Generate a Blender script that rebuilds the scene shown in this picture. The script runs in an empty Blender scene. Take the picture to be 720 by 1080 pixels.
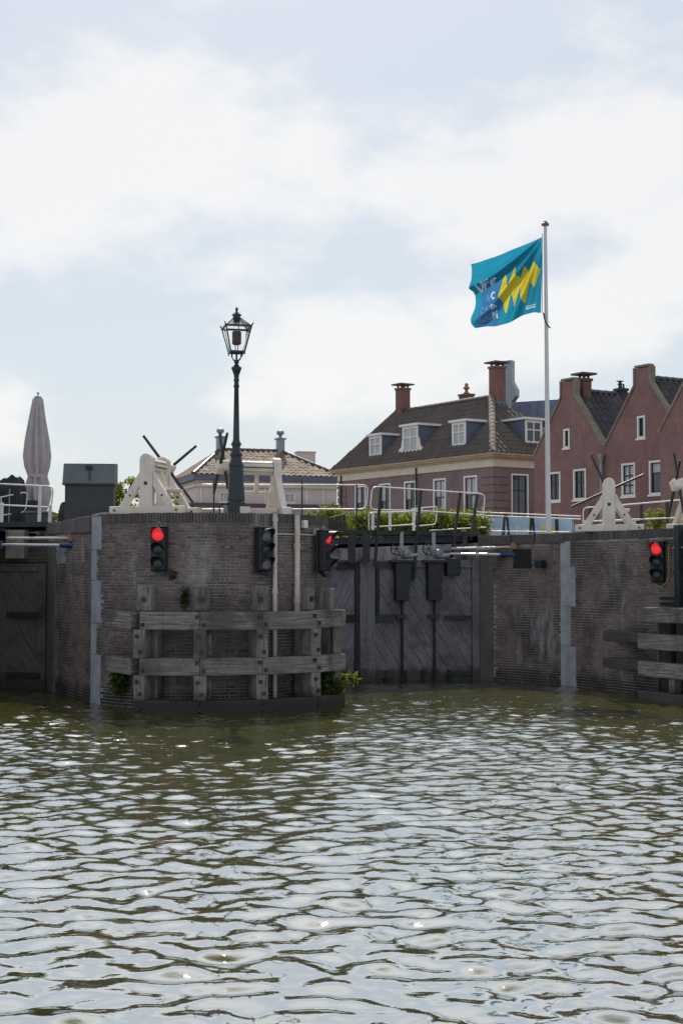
import bpy, bmesh, math, random
import numpy as np
from mathutils import Vector, Matrix
random.seed(7)
S = bpy.context.scene
COL = S.collection
V = Vector
PI = math.pi

# ------------------------------------------------------------------ camera
EYE = 2.75
FPX = 1500.0
PITCH = math.atan(66 / FPX)
cd = bpy.data.cameras.new('camera')
cam = bpy.data.objects.new('camera', cd)
COL.objects.link(cam)
cam.location = (0, 0, EYE)
cam.rotation_euler = (PI / 2 + PITCH, 0, 0)
cd.sensor_fit = 'VERTICAL'
cd.sensor_height = 36.0
cd.lens = 36.0 * FPX / 1080
cd.clip_start = 0.1
cd.clip_end = 3000
S.camera = cam

# ------------------------------------------------------------------ light
SUN_EL, SUN_AZ = math.radians(49), math.radians(-4)      # azimuth clockwise from +Y
S.view_settings.view_transform = 'Standard'
S.view_settings.look = 'None'
S.view_settings.exposure = 0.16
S.view_settings.gamma = 1.0
S.cycles.max_bounces = 8
w = bpy.data.worlds.new('World')
S.world = w
w.use_nodes = True
wt = w.node_tree
wt.nodes.clear()
def wn(t, **k):
    n = wt.nodes.new(t)
    for a, b in k.items():
        setattr(n, a, b)
    return n
def wmath(op, a, b=None, c=None, clamp=False):
    n = wn('ShaderNodeMath', operation=op)
    n.use_clamp = clamp
    for i, x in enumerate((a, b, c)):
        if x is None: continue
        if isinstance(x, (int, float)): n.inputs[i].default_value = x
        else: wt.links.new(x, n.inputs[i])
    return n.outputs[0]
sky = wn('ShaderNodeTexSky')
sky.sky_type = 'NISHITA'
sky.sun_disc = False
sky.sun_elevation = SUN_EL
sky.sun_rotation = SUN_AZ
sky.air_density = 1.0
sky.dust_density = 1.6
sky.ozone_density = 1.5
tc = wn('ShaderNodeTexCoord')
sep = wn('ShaderNodeSeparateXYZ')
wt.links.new(tc.outputs['Generated'], sep.inputs[0])
ay = wmath('MAXIMUM', wmath('ABSOLUTE', sep.outputs[1]), 0.02)
gx = wmath('DIVIDE', sep.outputs[0], ay)                  # tangent-plane coordinates of the sky
gz = wmath('DIVIDE', sep.outputs[2], ay)
cz = wn('ShaderNodeCombineXYZ')
wt.links.new(gx, cz.inputs[0]); wt.links.new(gz, cz.inputs[1])
nz = wn('ShaderNodeTexNoise')
nz.inputs['Scale'].default_value = 9.0
nz.inputs['Detail'].default_value = 9.0
nz.inputs['Roughness'].default_value = 0.58
wmap = wn('ShaderNodeMapping')
wmap.inputs['Scale'].default_value = (1.0, 1.0, 1.9)
wmap.inputs['Location'].default_value = (0.31, 0.1, 0.2)
wt.links.new(tc.outputs['Generated'], wmap.inputs[0])
wt.links.new(wmap.outputs[0], nz.inputs['Vector'])
nz2 = wn('ShaderNodeTexNoise')
nz2.inputs['Scale'].default_value = 3.0
nz2.inputs['Detail'].default_value = 6.0
wt.links.new(wmap.outputs[0], nz2.inputs['Vector'])
# cloud masses: (x, z, half width, half height, gain)
blobs = [(-.160, .297, .160, .082, 1.25), (-.205, .340, .075, .05, .8), (-.02, .255, .10, .065, .6), (.09, .262, .15, .055, .7),
         (.18, .300, .14, .06, .8), (.24, .262, .10, .05, .6), (.00, .155, .12, .05, .9), (.13, .175, .12, .05, .8),
         (-.245, .10, .04, .03, .9), (-.02, .205, .07, .03, .35), (.6, .3, .22, .10, .9), (-.7, .28, .25, .1, .9),
         (.30, .14, .09, .045, .5), (.1, .75, .4, .15, .8), (-.6, .9, .4, .2, .8), (.9, .9, .3, .2, .8)]
acc = None
for bx, bz, sx, sz, g in blobs:
    dx = wmath('MULTIPLY', wmath('SUBTRACT', gx, bx), 1 / sx)
    dz = wmath('MULTIPLY', wmath('SUBTRACT', gz, bz), 1 / sz)
    d2 = wmath('ADD', wmath('MULTIPLY', dx, dx), wmath('MULTIPLY', dz, dz))
    gs = wmath('MULTIPLY', wmath('POWER', 2.718, wmath('MULTIPLY', d2, -1.0)), g)
    acc = gs if acc is None else wmath('MAXIMUM', acc, gs)
dens = wmath('ADD', wmath('MULTIPLY', acc, 0.55), wmath('MULTIPLY', wmath('SUBTRACT', nz.outputs['Fac'], 0.5), 1.35))
dens = wmath('ADD', dens, wmath('MULTIPLY', wmath('SUBTRACT', nz2.outputs['Fac'], 0.5), 0.5))
mr = wn('ShaderNodeMapRange', interpolation_type='SMOOTHSTEP')
wt.links.new(dens, mr.inputs[0])
mr.inputs[1].default_value = 0.07
mr.inputs[2].default_value = 0.46
SKYSTR = 0.10
haze = wn('ShaderNodeMixRGB')
hz_ = wn('ShaderNodeMapRange')                           # the haze thins towards the zenith
wt.links.new(sep.outputs[2], hz_.inputs[0])
for i_, v_ in enumerate((0.22, 1.0, 0.72, 0.55)): hz_.inputs[i_ + 1].default_value = v_
wt.links.new(hz_.outputs[0], haze.inputs[0])
wt.links.new(sky.outputs[0], haze.inputs[1])
haze.inputs[2].default_value = (6.1, 6.65, 7.15, 1)        # thin high haze over the blue
cl = wn('ShaderNodeMixRGB')
wt.links.new(mr.outputs[0], cl.inputs[0])
wt.links.new(haze.outputs[0], cl.inputs[1])
clc = wn('ShaderNodeMixRGB', blend_type='ADD')           # clouds are lit by the same sun and sky
clc.inputs[0].default_value = 0.16
clc.inputs[1].default_value = (7.1, 7.0, 6.85, 1)
wt.links.new(sky.outputs[0], clc.inputs[2])
wt.links.new(clc.outputs[0], cl.inputs[2])
bg = wn('ShaderNodeBackground')
bg.inputs[1].default_value = SKYSTR
wt.links.new(cl.outputs[0], bg.inputs[0])
wo = wn('ShaderNodeOutputWorld')
wt.links.new(bg.outputs[0], wo.inputs[0])

sd = bpy.data.lights.new('sun', 'SUN')
sd.energy = 4.0
sd.angle = math.radians(0.5)
sd.color = (1.0, 0.94, 0.85)
sun = bpy.data.objects.new('sun', sd)
COL.objects.link(sun)
sdir = V((math.sin(SUN_AZ) * math.cos(SUN_EL), math.cos(SUN_AZ) * math.cos(SUN_EL), math.sin(SUN_EL)))
sun.rotation_euler = sdir.to_track_quat('Z', 'Y').to_euler()

# ------------------------------------------------------------------ helpers
CP, SP = math.cos(PITCH), math.sin(PITCH)
def at(px, py, Y):
    """the point of the place at distance Y that the photo shows at px, py"""
    v = (540 - py) / FPX
    d = V(((px - 360) / FPX, CP - SP * v, SP + CP * v))
    return V((0, 0, EYE)) + d * (Y / d.y)
def proj(p):
    z = p[2] - EYE
    d = CP * p[1] + SP * z
    return 360 + FPX * p[0] / d, 540 - FPX * (-SP * p[1] + CP * z) / d

ORG = {}
def tag(o, label=None, cat=None, group=None, kind=None):
    if label: o['label'] = label
    if cat: o['category'] = cat
    if group: o['group'] = group
    if kind: o['kind'] = kind
    return o
def empty(name, loc, label, cat, group=None, rz=0.0, world=True):
    o = bpy.data.objects.new(name, None)
    o.empty_display_size = 0.3
    o.location = loc
    o.rotation_euler = (0, 0, rz)
    COL.objects.link(o)
    ORG[o] = V(loc) if world else V((0, 0, 0))
    return tag(o, label, cat, group)

class MB:
    def __init__(s):
        s.v, s.f, s.uv, s.mi = [], [], [], []
    def poly(s, pts, uvs=None, mi=0):
        n = len(s.v)
        s.v += [tuple(p) for p in pts]
        s.f.append(tuple(range(n, n + len(pts))))
        s.uv.append(uvs or [(0, 0)] * len(pts)); s.mi.append(mi)
    def mesh(s, vs, fs, uvs=None, mi=0):
        n = len(s.v)
        s.v += [tuple(p) for p in vs]
        for k, f in enumerate(fs):
            s.f.append(tuple(i + n for i in f))
            s.uv.append(uvs[k] if uvs else [(0, 0)] * len(f)); s.mi.append(mi)
        return s
    def box(s, c, d, M=None):
        x, y, z = d[0] / 2, d[1] / 2, d[2] / 2
        vs = [V((a * x, b * y, e * z)) for e in (-1, 1) for b in (-1, 1) for a in (-1, 1)]
        if M: vs = [M @ p for p in vs]
        vs = [p + V(c) for p in vs]
        return s.mesh(vs, [(0, 2, 3, 1), (4, 5, 7, 6), (0, 1, 5, 4), (2, 6, 7, 3), (0, 4, 6, 2), (1, 3, 7, 5)])
    def bx(s, x0, x1, y0, y1, z0, z1):
        return s.box(((x0 + x1) / 2, (y0 + y1) / 2, (z0 + z1) / 2), (abs(x1 - x0), abs(y1 - y0), abs(z1 - z0)))
    def beam(s, p0, p1, wd, h, up=(0, 0, 1), jit=0.0):
        p0, p1 = V(p0), V(p1)
        a = (p1 - p0); L = a.length; a.normalize()
        up = V(up)
        if abs(a.dot(up)) > .95: up = V((0, 1, 0))
        r = a.cross(up).normalized(); q = r.cross(a).normalized()
        o = random.random() * 20
        cor = [(-1, -1), (1, -1), (1, 1), (-1, 1)]
        n = 1 if jit == 0 else max(2, int(L / .5))
        vs, fs, uv = [], [], []
        for i in range(n + 1):
            for (i1, j1) in cor:
                vs.append(p0 + a * (L * i / n) + r * (i1 * wd / 2 + random.uniform(-jit, jit)) + q * (j1 * h / 2 + random.uniform(-jit, jit)))
        for i in range(n):
            for k in range(4):
                k2 = (k + 1) % 4
                fs.append((4 * i + k, 4 * i + k2, 4 * i + 4 + k2, 4 * i + 4 + k))
                va = o + k * .4
                u0, u1 = o + L * i / n, o + L * (i + 1) / n
                uv.append([(u0, va), (u0, va + .35), (u1, va + .35), (u1, va)])
        fs.append((3, 2, 1, 0)); uv.append([(o, o), (o + .05, o), (o + .05, o + .3), (o, o + .3)])
        m = 4 * n
        fs.append((m, m + 1, m + 2, m + 3)); uv.append([(o, o), (o + .05, o), (o + .05, o + .3), (o, o + .3)])
        return s.mesh(vs, fs, uv)
    def prism(s, poly, fn, d0, d1):
        """poly: 2-D outline (convex or simple), fn(x, y, d) -> point"""
        n = len(poly)
        vs = [fn(x, y, d0) for x, y in poly] + [fn(x, y, d1) for x, y in poly]
        fs = [tuple(range(n)), tuple(range(2 * n - 1, n - 1, -1))]
        fs += [(i, i + n, (i + 1) % n + n, (i + 1) % n) for i in range(n)]
        uv = []
        o = random.random() * 9
        for f in fs: uv.append([(o + poly[i % n][1], o + poly[i % n][0]) for i in f])
        return s.mesh(vs, fs, uv)
    def tube(s, pts, r, n=8, closed=False):
        pts = [V(p) for p in pts]
        rings = []
        for i, p in enumerate(pts):
            if closed: t = pts[(i + 1) % len(pts)] - pts[i - 1]
            elif i == 0: t = pts[1] - p
            elif i == len(pts) - 1: t = p - pts[i - 1]
            else: t = (pts[i + 1] - p).normalized() + (p - pts[i - 1]).normalized()
            t.normalize()
            a = t.cross(V((0, 0, 1)) if abs(t.z) < .9 else V((0, 1, 0))).normalized()
            b = a.cross(t).normalized()
            rr = r[i] if isinstance(r, (list, tuple)) else r
            rings.append([p + (a * math.cos(2 * PI * k / n) + b * math.sin(2 * PI * k / n)) * rr for k in range(n)])
        vs = [q for g in rings for q in g]
        fs = []
        m = len(rings)
        for i in range(m if closed else m - 1):
            j = (i + 1) % m
            for k in range(n):
                fs.append((i * n + k, j * n + k, j * n + (k + 1) % n, i * n + (k + 1) % n))
        if not closed:
            fs.append(tuple(range(n))); fs.append(tuple(range(m * n - 1, (m - 1) * n - 1, -1)))
        return s.mesh(vs, fs)
    def lathe(s, prof, c, n=20, fold=None, M=None):
        c = V(c)
        vs, fs = [], []
        for i, (r, z) in enumerate(prof):
            for k in range(n):
                th = 2 * PI * k / n
                rr = r * (fold(th, i) if fold else 1)
                p = V((rr * math.cos(th), rr * math.sin(th), z))
                vs.append((M @ p if M else p) + c)
        for i in range(len(prof) - 1):
            for k in range(n):
                fs.append((i * n + k, i * n + (k + 1) % n, (i + 1) * n + (k + 1) % n, (i + 1) * n + k))
        fs.append(tuple(range(n - 1, -1, -1)))
        m = (len(prof) - 1) * n
        fs.append(tuple(range(m, m + n)))
        return s.mesh(vs, fs)
    def leaves(s, n, fn, size, var=.4):
        for _ in range(n):
            p = V(fn())
            a = V((random.gauss(0, 1), random.gauss(0, 1), random.gauss(0, .7))).normalized()
            b = a.cross(V((random.gauss(0, 1), random.gauss(0, 1), random.gauss(0, 1)))).normalized()
            k = size * random.uniform(1 - var, 1 + var)
            s.poly([p - a * k * .6, p + b * k * .32, p + a * k * .6, p - b * k * .32])
    def build(s, name, mat, parent=None, smooth=False, bevel=0, kind=None, label=None, cat=None, group=None):
        me = bpy.data.meshes.new(name)
        og = ORG.get(parent, V((0, 0, 0))) if parent else V((0, 0, 0))
        if parent and og.length: vs = [(a - og.x, b - og.y, c - og.z) for a, b, c in s.v]
        else: vs = s.v
        me.from_pydata(vs, [], s.f)
        ul = me.uv_layers.new(name='UVMap')
        ul.data.foreach_set('uv', [x for f in s.uv for p in f for x in p])
        for m in (mat if isinstance(mat, (list, tuple)) else [mat]): me.materials.append(m)
        if any(s.mi): me.polygons.foreach_set('material_index', s.mi)
        if smooth:
            me.polygons.foreach_set('use_smooth', [True] * len(s.f))
            me.set_sharp_from_angle(angle=math.radians(40))
        o = bpy.data.objects.new(name, me)
        COL.objects.link(o)
        if parent:
            o.parent = parent
            ORG[o] = og
        if bevel:
            b = o.modifiers.new('edge', 'BEVEL')
            b.width = bevel; b.segments = 2; b.limit_method = 'ANGLE'; b.angle_limit = math.radians(50)
        return tag(o, label, cat, group, kind)

def arc2(c, r, a0, a1, n):
    return [(c[0] + r * math.cos(a0 + (a1 - a0) * i / n), c[1] + r * math.sin(a0 + (a1 - a0) * i / n)) for i in range(n + 1)]
def rounded(pts, r, n=4):
    """polyline with rounded inner corners"""
    pts = [V(p) for p in pts]
    out = [pts[0]]
    for i in range(1, len(pts) - 1):
        a, b, c = pts[i - 1], pts[i], pts[i + 1]
        d1, d2 = (a - b), (c - b)
        k = min(r, d1.length * .45, d2.length * .45)
        p, q = b + d1.normalized() * k, b + d2.normalized() * k
        for j in range(n + 1):
            t = j / n
            out.append(p * (1 - t) ** 2 + b * 2 * t * (1 - t) + q * t * t)
    return out + [pts[-1]]
def clip(poly, half):
    """Sutherland-Hodgman against half-planes (nx, ny, d): keep nx*x + ny*y <= d"""
    for nx, ny, d in half:
        out = []
        for i in range(len(poly)):
            p, q = poly[i], poly[(i + 1) % len(poly)]
            a, b = nx * p[0] + ny * p[1] - d, nx * q[0] + ny * q[1] - d
            if a <= 0: out.append(p)
            if (a < 0 < b) or (b < 0 < a):
                t = a / (a - b)
                out.append((p[0] + (q[0] - p[0]) * t, p[1] + (q[1] - p[1]) * t))
        poly = out
        if len(poly) < 3: return []
    return poly
def halfs(conv):
    """half-planes of a counter-clockwise convex outline"""
    r = []
    for i in range(len(conv)):
        (x0, y0), (x1, y1) = conv[i], conv[(i + 1) % len(conv)]
        nx, ny = (y1 - y0), -(x1 - x0)
        l = math.hypot(nx, ny)
        r.append((nx / l, ny / l, (nx * x0 + ny * y0) / l))
    return r

# ------------------------------------------------------------------ materials
class NT:
    def __init__(s, name):
        s.m = bpy.data.materials.new(name)
        s.m.use_nodes = True
        s.t = s.m.node_tree
        s.b = s.t.nodes['Principled BSDF']
    def n(s, t, **k):
        x = s.t.nodes.new(t)
        for a, b in k.items(): setattr(x, a, b)
        return x
    def l(s, a, b): s.t.links.new(a, b)
    def noise(s, scale, detail=5, rough=.6, vec=None, mapscale=None):
        x = s.n('ShaderNodeTexNoise')
        x.inputs['Scale'].default_value = scale
        x.inputs['Detail'].default_value = detail
        x.inputs['Roughness'].default_value = rough
        if vec is None: vec = s.n('ShaderNodeNewGeometry').outputs['Position']
        if mapscale:
            mp = s.n('ShaderNodeMapping'); mp.inputs['Scale'].default_value = mapscale
            s.l(vec, mp.inputs[0]); vec = mp.outputs[0]
        s.l(vec, x.inputs['Vector'])
        return x.outputs['Fac']
    def ramp(s, fac, stops):
        r = s.n('ShaderNodeValToRGB')
        e = r.color_ramp.elements
        while len(e) < len(stops): e.new(.5)
        for k, (p, c) in enumerate(stops):
            e[k].position = p
            e[k].color = (*c, 1) if len(c) == 3 else c
        s.l(fac, r.inputs[0])
        return r.outputs[0]
    def mix(s, fac, a, b, mode='MIX'):
        x = s.n('ShaderNodeMixRGB', blend_type=mode)
        for i, q in enumerate((fac, a, b)):
            if isinstance(q, (int, float)): x.inputs[i].default_value = q
            elif isinstance(q, tuple): x.inputs[i].default_value = (*q, 1)
            else: s.l(q, x.inputs[i])
        return x.outputs[0]
    def math(s, op, a, b=0.0, clamp=False):
        x = s.n('ShaderNodeMath', operation=op)
        x.use_clamp = clamp
        for i, q in enumerate((a, b)):
            if isinstance(q, (int, float)): x.inputs[i].default_value = q
            else: s.l(q, x.inputs[i])
        return x.outputs[0]
    def rng(s, v, a, b, c=0.0, d=1.0):
        x = s.n('ShaderNodeMapRange')
        s.l(v, x.inputs[0])
        for i, q in enumerate((a, b, c, d)): x.inputs[i + 1].default_value = q
        return x.outputs[0]
    def rand(s):
        g = s.n('ShaderNodeNewGeometry').outputs['Random Per Island']
        o = s.n('ShaderNodeObjectInfo').outputs['Random']
        return s.math('FRACT', s.math('ADD', g, o))
    def bump(s, h, strength=.3, dist=.01):
        x = s.n('ShaderNodeBump')
        x.inputs['Strength'].default_value = strength
        x.inputs['Distance'].default_value = dist
        s.l(h, x.inputs['Height'])
        s.l(x.outputs[0], s.b.inputs['Normal'])
    def done(s, col=None, rough=.7, metal=0.0, spec=.5):
        if col is not None:
            if isinstance(col, tuple): s.b.inputs['Base Color'].default_value = (*col, 1)
            else: s.l(col, s.b.inputs['Base Color'])
        if isinstance(rough, (int, float)): s.b.inputs['Roughness'].default_value = rough
        else: s.l(rough, s.b.inputs['Roughness'])
        s.b.inputs['Metallic'].default_value = metal
        s.b.inputs['Specular IOR Level'].default_value = spec
        return s.m
def scol(c, k): return tuple(x * k for x in c)
def plain(name, c, rough=.6, var=.25, scale=4, metal=0.0, bump=.15, bscale=60, streak=0.0, spec=.5):
    t = NT(name)
    f = t.noise(scale, 6)
    col = t.mix(t.rng(f, .3, .7), scol(c, 1 - var), scol(c, 1 + var * .6))
    if streak:
        g = t.noise(6, 4, .6, None, (1, 1, .12))
        col = t.mix(t.math('MULTIPLY', t.rng(g, .5, .8), streak), col, scol(c, .45))
    if bump: t.bump(t.noise(bscale, 3), bump, .01)
    return t.done(col, t.rng(t.noise(9, 3), .3, .7, max(.05, rough - .12), min(1, rough + .12)), metal, spec)

def brick_mat(name, cols, stain=1.0):
    t = NT(name)
    col = t.ramp(t.rand(), [(i / (len(cols) - 1), c) for i, c in enumerate(cols)])
    n1 = t.noise(.9, 6, .65)
    col = t.mix(t.math('MULTIPLY', t.rng(n1, .47, .60), .68 * stain), col, (.052, .046, .043))
    dr = t.noise(1.6, 7, .7, None, (1, 1, .32))
    col = t.mix(t.math('MULTIPLY', t.rng(dr, .57, .69), .60 * stain), col, (.40, .38, .39))
    fl = t.noise(22, 3, .7)
    col = t.mix(t.rng(fl, .63, .72), col, (.33, .31, .30))
    z = t.n('ShaderNodeSeparateXYZ')
    t.l(t.n('ShaderNodeNewGeometry').outputs['Position'], z.inputs[0])
    wz = t.math('ADD', z.outputs[2], t.math('MULTIPLY', t.noise(2.2, 4), -.5))
    col = t.mix(t.math('MULTIPLY', t.rng(wz, .20, -.02), .88), col, (.020, .023, .013))   # tide-line algae
    lm = t.noise(.7, 7, .72, None, (1, 1, .22))
    col = t.mix(t.math('MULTIPLY', t.rng(lm, .60, .68), .5 * stain), col, (.42, .41, .43))
    t.bump(t.noise(70, 4), .5, .006)
    return t.done(col, .85)
M_BRICK = brick_mat('old_brick', [(.118, .090, .086), (.190, .140, .128), (.145, .118, .114), (.245, .178, .158), (.080, .068, .068)])
M_BRICKL = brick_mat('lock_wall_brick', [(.155, .108, .098), (.215, .145, .128), (.18, .135, .128), (.26, .175, .15), (.125, .098, .095)], 1.3)
M_COPE = brick_mat('coping_brick', [(.075, .062, .062), (.115, .09, .088), (.095, .08, .08), (.15, .118, .11)], .7)
def mortar():
    t = NT('mortar')
    col = t.mix(t.rng(t.noise(1.3, 5), .4, .65), (.36, .34, .34), (.075, .07, .07))
    t.bump(t.noise(80, 3), .4, .005)
    return t.done(col, .95)
M_MORTAR = mortar()
def wood(name, c1, c2, dark, rough=.85, green=0.0, grain=1.0):
    t = NT(name)
    uv = t.n('ShaderNodeUVMap').outputs[0]
    g = t.noise(1.0, 6, .62, uv, (1.6, 26, 1))
    col = t.ramp(g, [(.28, dark), (.48, c1), (.72, c2)])
    p = t.noise(1.1, 5, .6)
    col = t.mix(t.math('MULTIPLY', t.rng(p, .5, .7), .55), col, dark)
    q2 = t.noise(.55, 6, .72)
    col = t.mix(t.math('MULTIPLY', t.rng(q2, .50, .60), .62), col, scol(dark, .75))
    q3 = t.noise(5.5, 5, .7)
    col = t.mix(t.math('MULTIPLY', t.rng(q3, .55, .68), .5), col, scol(dark, .7))
    if green:
        q = t.noise(1.7, 5, .7)
        col = t.mix(t.math('MULTIPLY', t.rng(q, .45, .65), green), col, (.075, .085, .035))
    z = t.n('ShaderNodeSeparateXYZ')
    t.l(t.n('ShaderNodeNewGeometry').outputs['Position'], z.inputs[0])
    wz = t.math('ADD', z.outputs[2], t.math('MULTIPLY', t.noise(2.5, 4), -.5))
    col = t.mix(t.math('MULTIPLY', t.rng(wz, .14, -.08), .85), col, (.022, .022, .014))
    r = t.rand()
    col = t.mix(t.rng(r, 0, 1, .0, .35), col, scol(c1, .6))
    t.bump(g, .8 * grain, .012)
    return t.done(col, rough)
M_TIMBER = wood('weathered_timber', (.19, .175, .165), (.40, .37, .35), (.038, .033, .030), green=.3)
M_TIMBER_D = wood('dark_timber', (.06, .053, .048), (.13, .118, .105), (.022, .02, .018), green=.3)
M_GATE = wood('gate_timber', (.20, .19, .215), (.31, .30, .335), (.085, .08, .092), grain=.6)
M_GATE2 = wood('gate_timber_grey', (.095, .088, .08), (.155, .145, .13), (.04, .037, .034), grain=.6)
M_DECK = wood('deck_timber', (.14, .13, .12), (.22, .2, .19), (.06, .055, .05))
M_QUOIN = plain('quoin_stone', (.36, .36, .40), .8, .3, 2.5, streak=.35)
M_FLAG = plain('coping_slab', (.34, .32, .30), .85, .25, 3)
M_IRON = plain('black_iron', (.018, .02, .023), .45, .3, 6)
M_GIRON = plain('painted_iron', (.016, .026, .034), .35, .3, 5)
M_BLACK = plain('signal_black', (.014, .016, .02), .5, .3, 5)
M_WHITE = plain('white_rail_paint', (.78, .75, .72), .45, .12, 7, streak=.25)
M_CREAM = plain('cream_paint', (.72, .65, .57), .55, .16, 3, streak=.35)
M_PIPE = plain('beige_pipe', (.62, .54, .48), .5, .18, 3, streak=.3)
M_GALV = plain('galvanised_steel', (.30, .32, .35), .45, .2, 9, .6)
M_ZINC = plain('zinc_sheet', (.17, .20, .27), .5, .2, 3, .2)
M_BLUEP = plain('blue_paint', (.02, .05, .13), .4, .25, 5)
M_CHROME = plain('bright_rod', (.75, .78, .82), .25, .1, 6, .3, bump=0)
M_FRAME = plain('white_window_paint', (.80, .78, .75), .45, .08, 3)
M_FRIEZE = plain('frieze_paint', (.66, .58, .48), .6, .14, 3, streak=.25)
M_GUTTER = plain('gutter_paint', (.50, .38, .26), .6, .2, 3)
M_SASH = plain('dark_red_sash', (.09, .02, .02), .4, .2, 3)
M_SASHG = plain('dark_green_sash', (.02, .03, .028), .4, .2, 3)
M_SLATE = plain('dormer_cheek_lead', (.12, .135, .205), .6, .2, 3)
M_PLASTER = plain('pale_plaster', (.66, .57, .53), .8, .1, 1.2, streak=.12)
M_PURPLE = plain('dark_fascia', (.10, .07, .09), .6, .2, 2)
M_CANVAS = plain('grey_canvas', (.46, .42, .43), .9, .15, 5, streak=.2)
M_TARP = plain('dark_cover', (.022, .026, .03), .75, .35, 4)
M_CAB = plain('cabinet_paint', (.028, .036, .043), .4, .3, 3, streak=.2)
M_CABLID = plain('cabinet_lid', (.10, .125, .14), .4, .2, 3)
M_DARK = plain('dark_void', (.012, .012, .014), .8, .2, 3)
M_PAVE = plain('paving', (.26, .22, .2), .9, .3, 6)
M_GROUND = plain('ground_paving', (.22, .2, .18), .9, .3, 2)
M_TERRA = plain('terracotta', (.33, .17, .10), .8, .25, 5)
M_YELLOWC = plain('yellow_cable', (.35, .30, .08), .5, .1, 5)
def emis(name, c, k, rough=.25):
    t = NT(name)
    t.b.inputs['Emission Color'].default_value = (*c, 1)
    t.b.inputs['Emission Strength'].default_value = k
    return t.done(scol(c, .4), rough)
M_RED = emis('lit_red_lens', (1.0, .035, .045), .6)
M_LENS = plain('dark_lens', (.03, .04, .05), .15, .3, 12, bump=0)
M_LENSW = plain('clear_lens', (.16, .17, .18), .2, .3, 30, bump=.4, bscale=40)
def glassy(name, c, rough=.06):
    t = NT(name)
    f = t.noise(1.1, 3)
    col = t.mix(t.rng(f, .42, .6), c, scol(c, 2.4))
    return t.done(col, rough, 0, .8)
M_PANE = glassy('window_glass', (.022, .027, .032))
M_CURT = plain('pane_with_blind', (.48, .50, .53), .35, .2, 1.5, bump=0)
def lampglass():
    t = NT('lantern_glass')
    t.b.inputs['Transmission Weight'].default_value = 1.0
    t.b.inputs['IOR'].default_value = 1.1
    t.b.inputs['Alpha'].default_value = .75
    return t.done((.92, .94, .93), .08)
M_LGLASS = lampglass()
def leafm(name, cols):
    t = NT(name)
    col = t.ramp(t.rand(), [(i / (len(cols) - 1), c) for i, c in enumerate(cols)])
    m = t.done(col, .55, 0, .3)
    tr = t.n('ShaderNodeBsdfTranslucent')
    t.l(t.mix(1.0, col, (1.6, 1.5, .6), 'MULTIPLY'), tr.inputs[0])
    ms = t.n('ShaderNodeMixShader')
    ms.inputs[0].default_value = .45
    out = t.t.nodes['Material Output']
    t.l(t.b.outputs[0], ms.inputs[1]); t.l(tr.outputs[0], ms.inputs[2])
    t.l(ms.outputs[0], out.inputs['Surface'])
    return m
M_LEAF = leafm('hedge_leaf', [(.09, .14, .025), (.16, .20, .035), (.24, .26, .05), (.06, .09, .02)])
M_LEAFY = leafm('sunny_leaf', [(.12, .17, .03), (.20, .22, .05), (.08, .12, .03)])
M_LEAFD = leafm('wall_plant_leaf', [(.035, .06, .015), (.06, .09, .02), (.09, .12, .03)])
M_BARK = plain('bark', (.10, .08, .06), .9, .3, 8)
def tile_mat(name, cols, moss=None, rough=.42):
    t = NT(name)
    col = t.ramp(t.rand(), [(i / (len(cols) - 1), c) for i, c in enumerate(cols)])
    p = t.noise(.8, 5, .65)
    if moss: col = t.mix(t.math('MULTIPLY', t.rng(p, .5, .68), .6), col, moss)
    t.bump(t.noise(30, 3), .3, .01)
    return t.done(col, rough, 0, .5)
M_TILE = tile_mat('brown_pantile', [(.068, .052, .045), (.088, .066, .054), (.105, .078, .060), (.078, .060, .052)], (.10, .066, .028))
M_TILEB = tile_mat('dark_glazed_pantile', [(.035, .034, .042), (.055, .052, .06), (.045, .042, .05), (.08, .075, .08)], (.06, .055, .03))
M_TILET = tile_mat('tan_pantile', [(.20, .15, .10), (.27, .21, .145), (.15, .11, .08), (.31, .25, .17)], None, .75)
M_RIDGE = tile_mat('pale_ridge_tile', [(.20, .155, .13), (.26, .20, .165), (.16, .125, .105)], None, .85)
def facade_mat(name, c, c2, mort):
    t = NT(name)
    tcn = t.n('ShaderNodeTexCoord')
    sx = t.n('ShaderNodeSeparateXYZ'); t.l(tcn.outputs['Object'], sx.inputs[0])
    cb = t.n('ShaderNodeCombineXYZ')
    t.l(t.math('ADD', sx.outputs[0], sx.outputs[1]), cb.inputs[0]); t.l(sx.outputs[2], cb.inputs[1])
    br = t.n('ShaderNodeTexBrick')
    br.inputs['Scale'].default_value = 1.0
    br.inputs['Brick Width'].default_value = .22
    br.inputs['Row Height'].default_value = .066
    br.inputs['Mortar Size'].default_value = .007
    br.inputs['Color1'].default_value = (*c, 1)
    br.inputs['Color2'].default_value = (*c2, 1)
    br.inputs['Mortar'].default_value = (*mort, 1)
    br.inputs['Bias'].default_value = -.1
    t.l(cb.outputs[0], br.inputs['Vector'])
    n1 = t.noise(.5, 6, .65)
    col = t.mix(t.math('MULTIPLY', t.rng(n1, .42, .62), .6), br.outputs['Color'], scol(c, .62))
    n2 = t.noise(3.5, 5, .7, None, (1, 1, .35))
    col = t.mix(t.math('MULTIPLY', t.rng(n2, .55, .70), .5), col, scol(c, 1.55))
    t.bump(br.outputs['Fac'], -.25, .01)
    return t.done(col, .85)
M_HBRICK = facade_mat('mauve_brick', (.245, .16, .16), (.195, .13, .135), (.26, .21, .205))
M_RBRICK = facade_mat('red_brown_brick', (.265, .135, .125), (.20, .105, .105), (.27, .19, .18))
M_CHIM = facade_mat('chimney_brick', (.22, .095, .075), (.15, .075, .065), (.20, .15, .14))
M_CHIMD = facade_mat('dark_chimney_brick', (.06, .06, .075), (.05, .05, .06), (.1, .1, .11))

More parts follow.
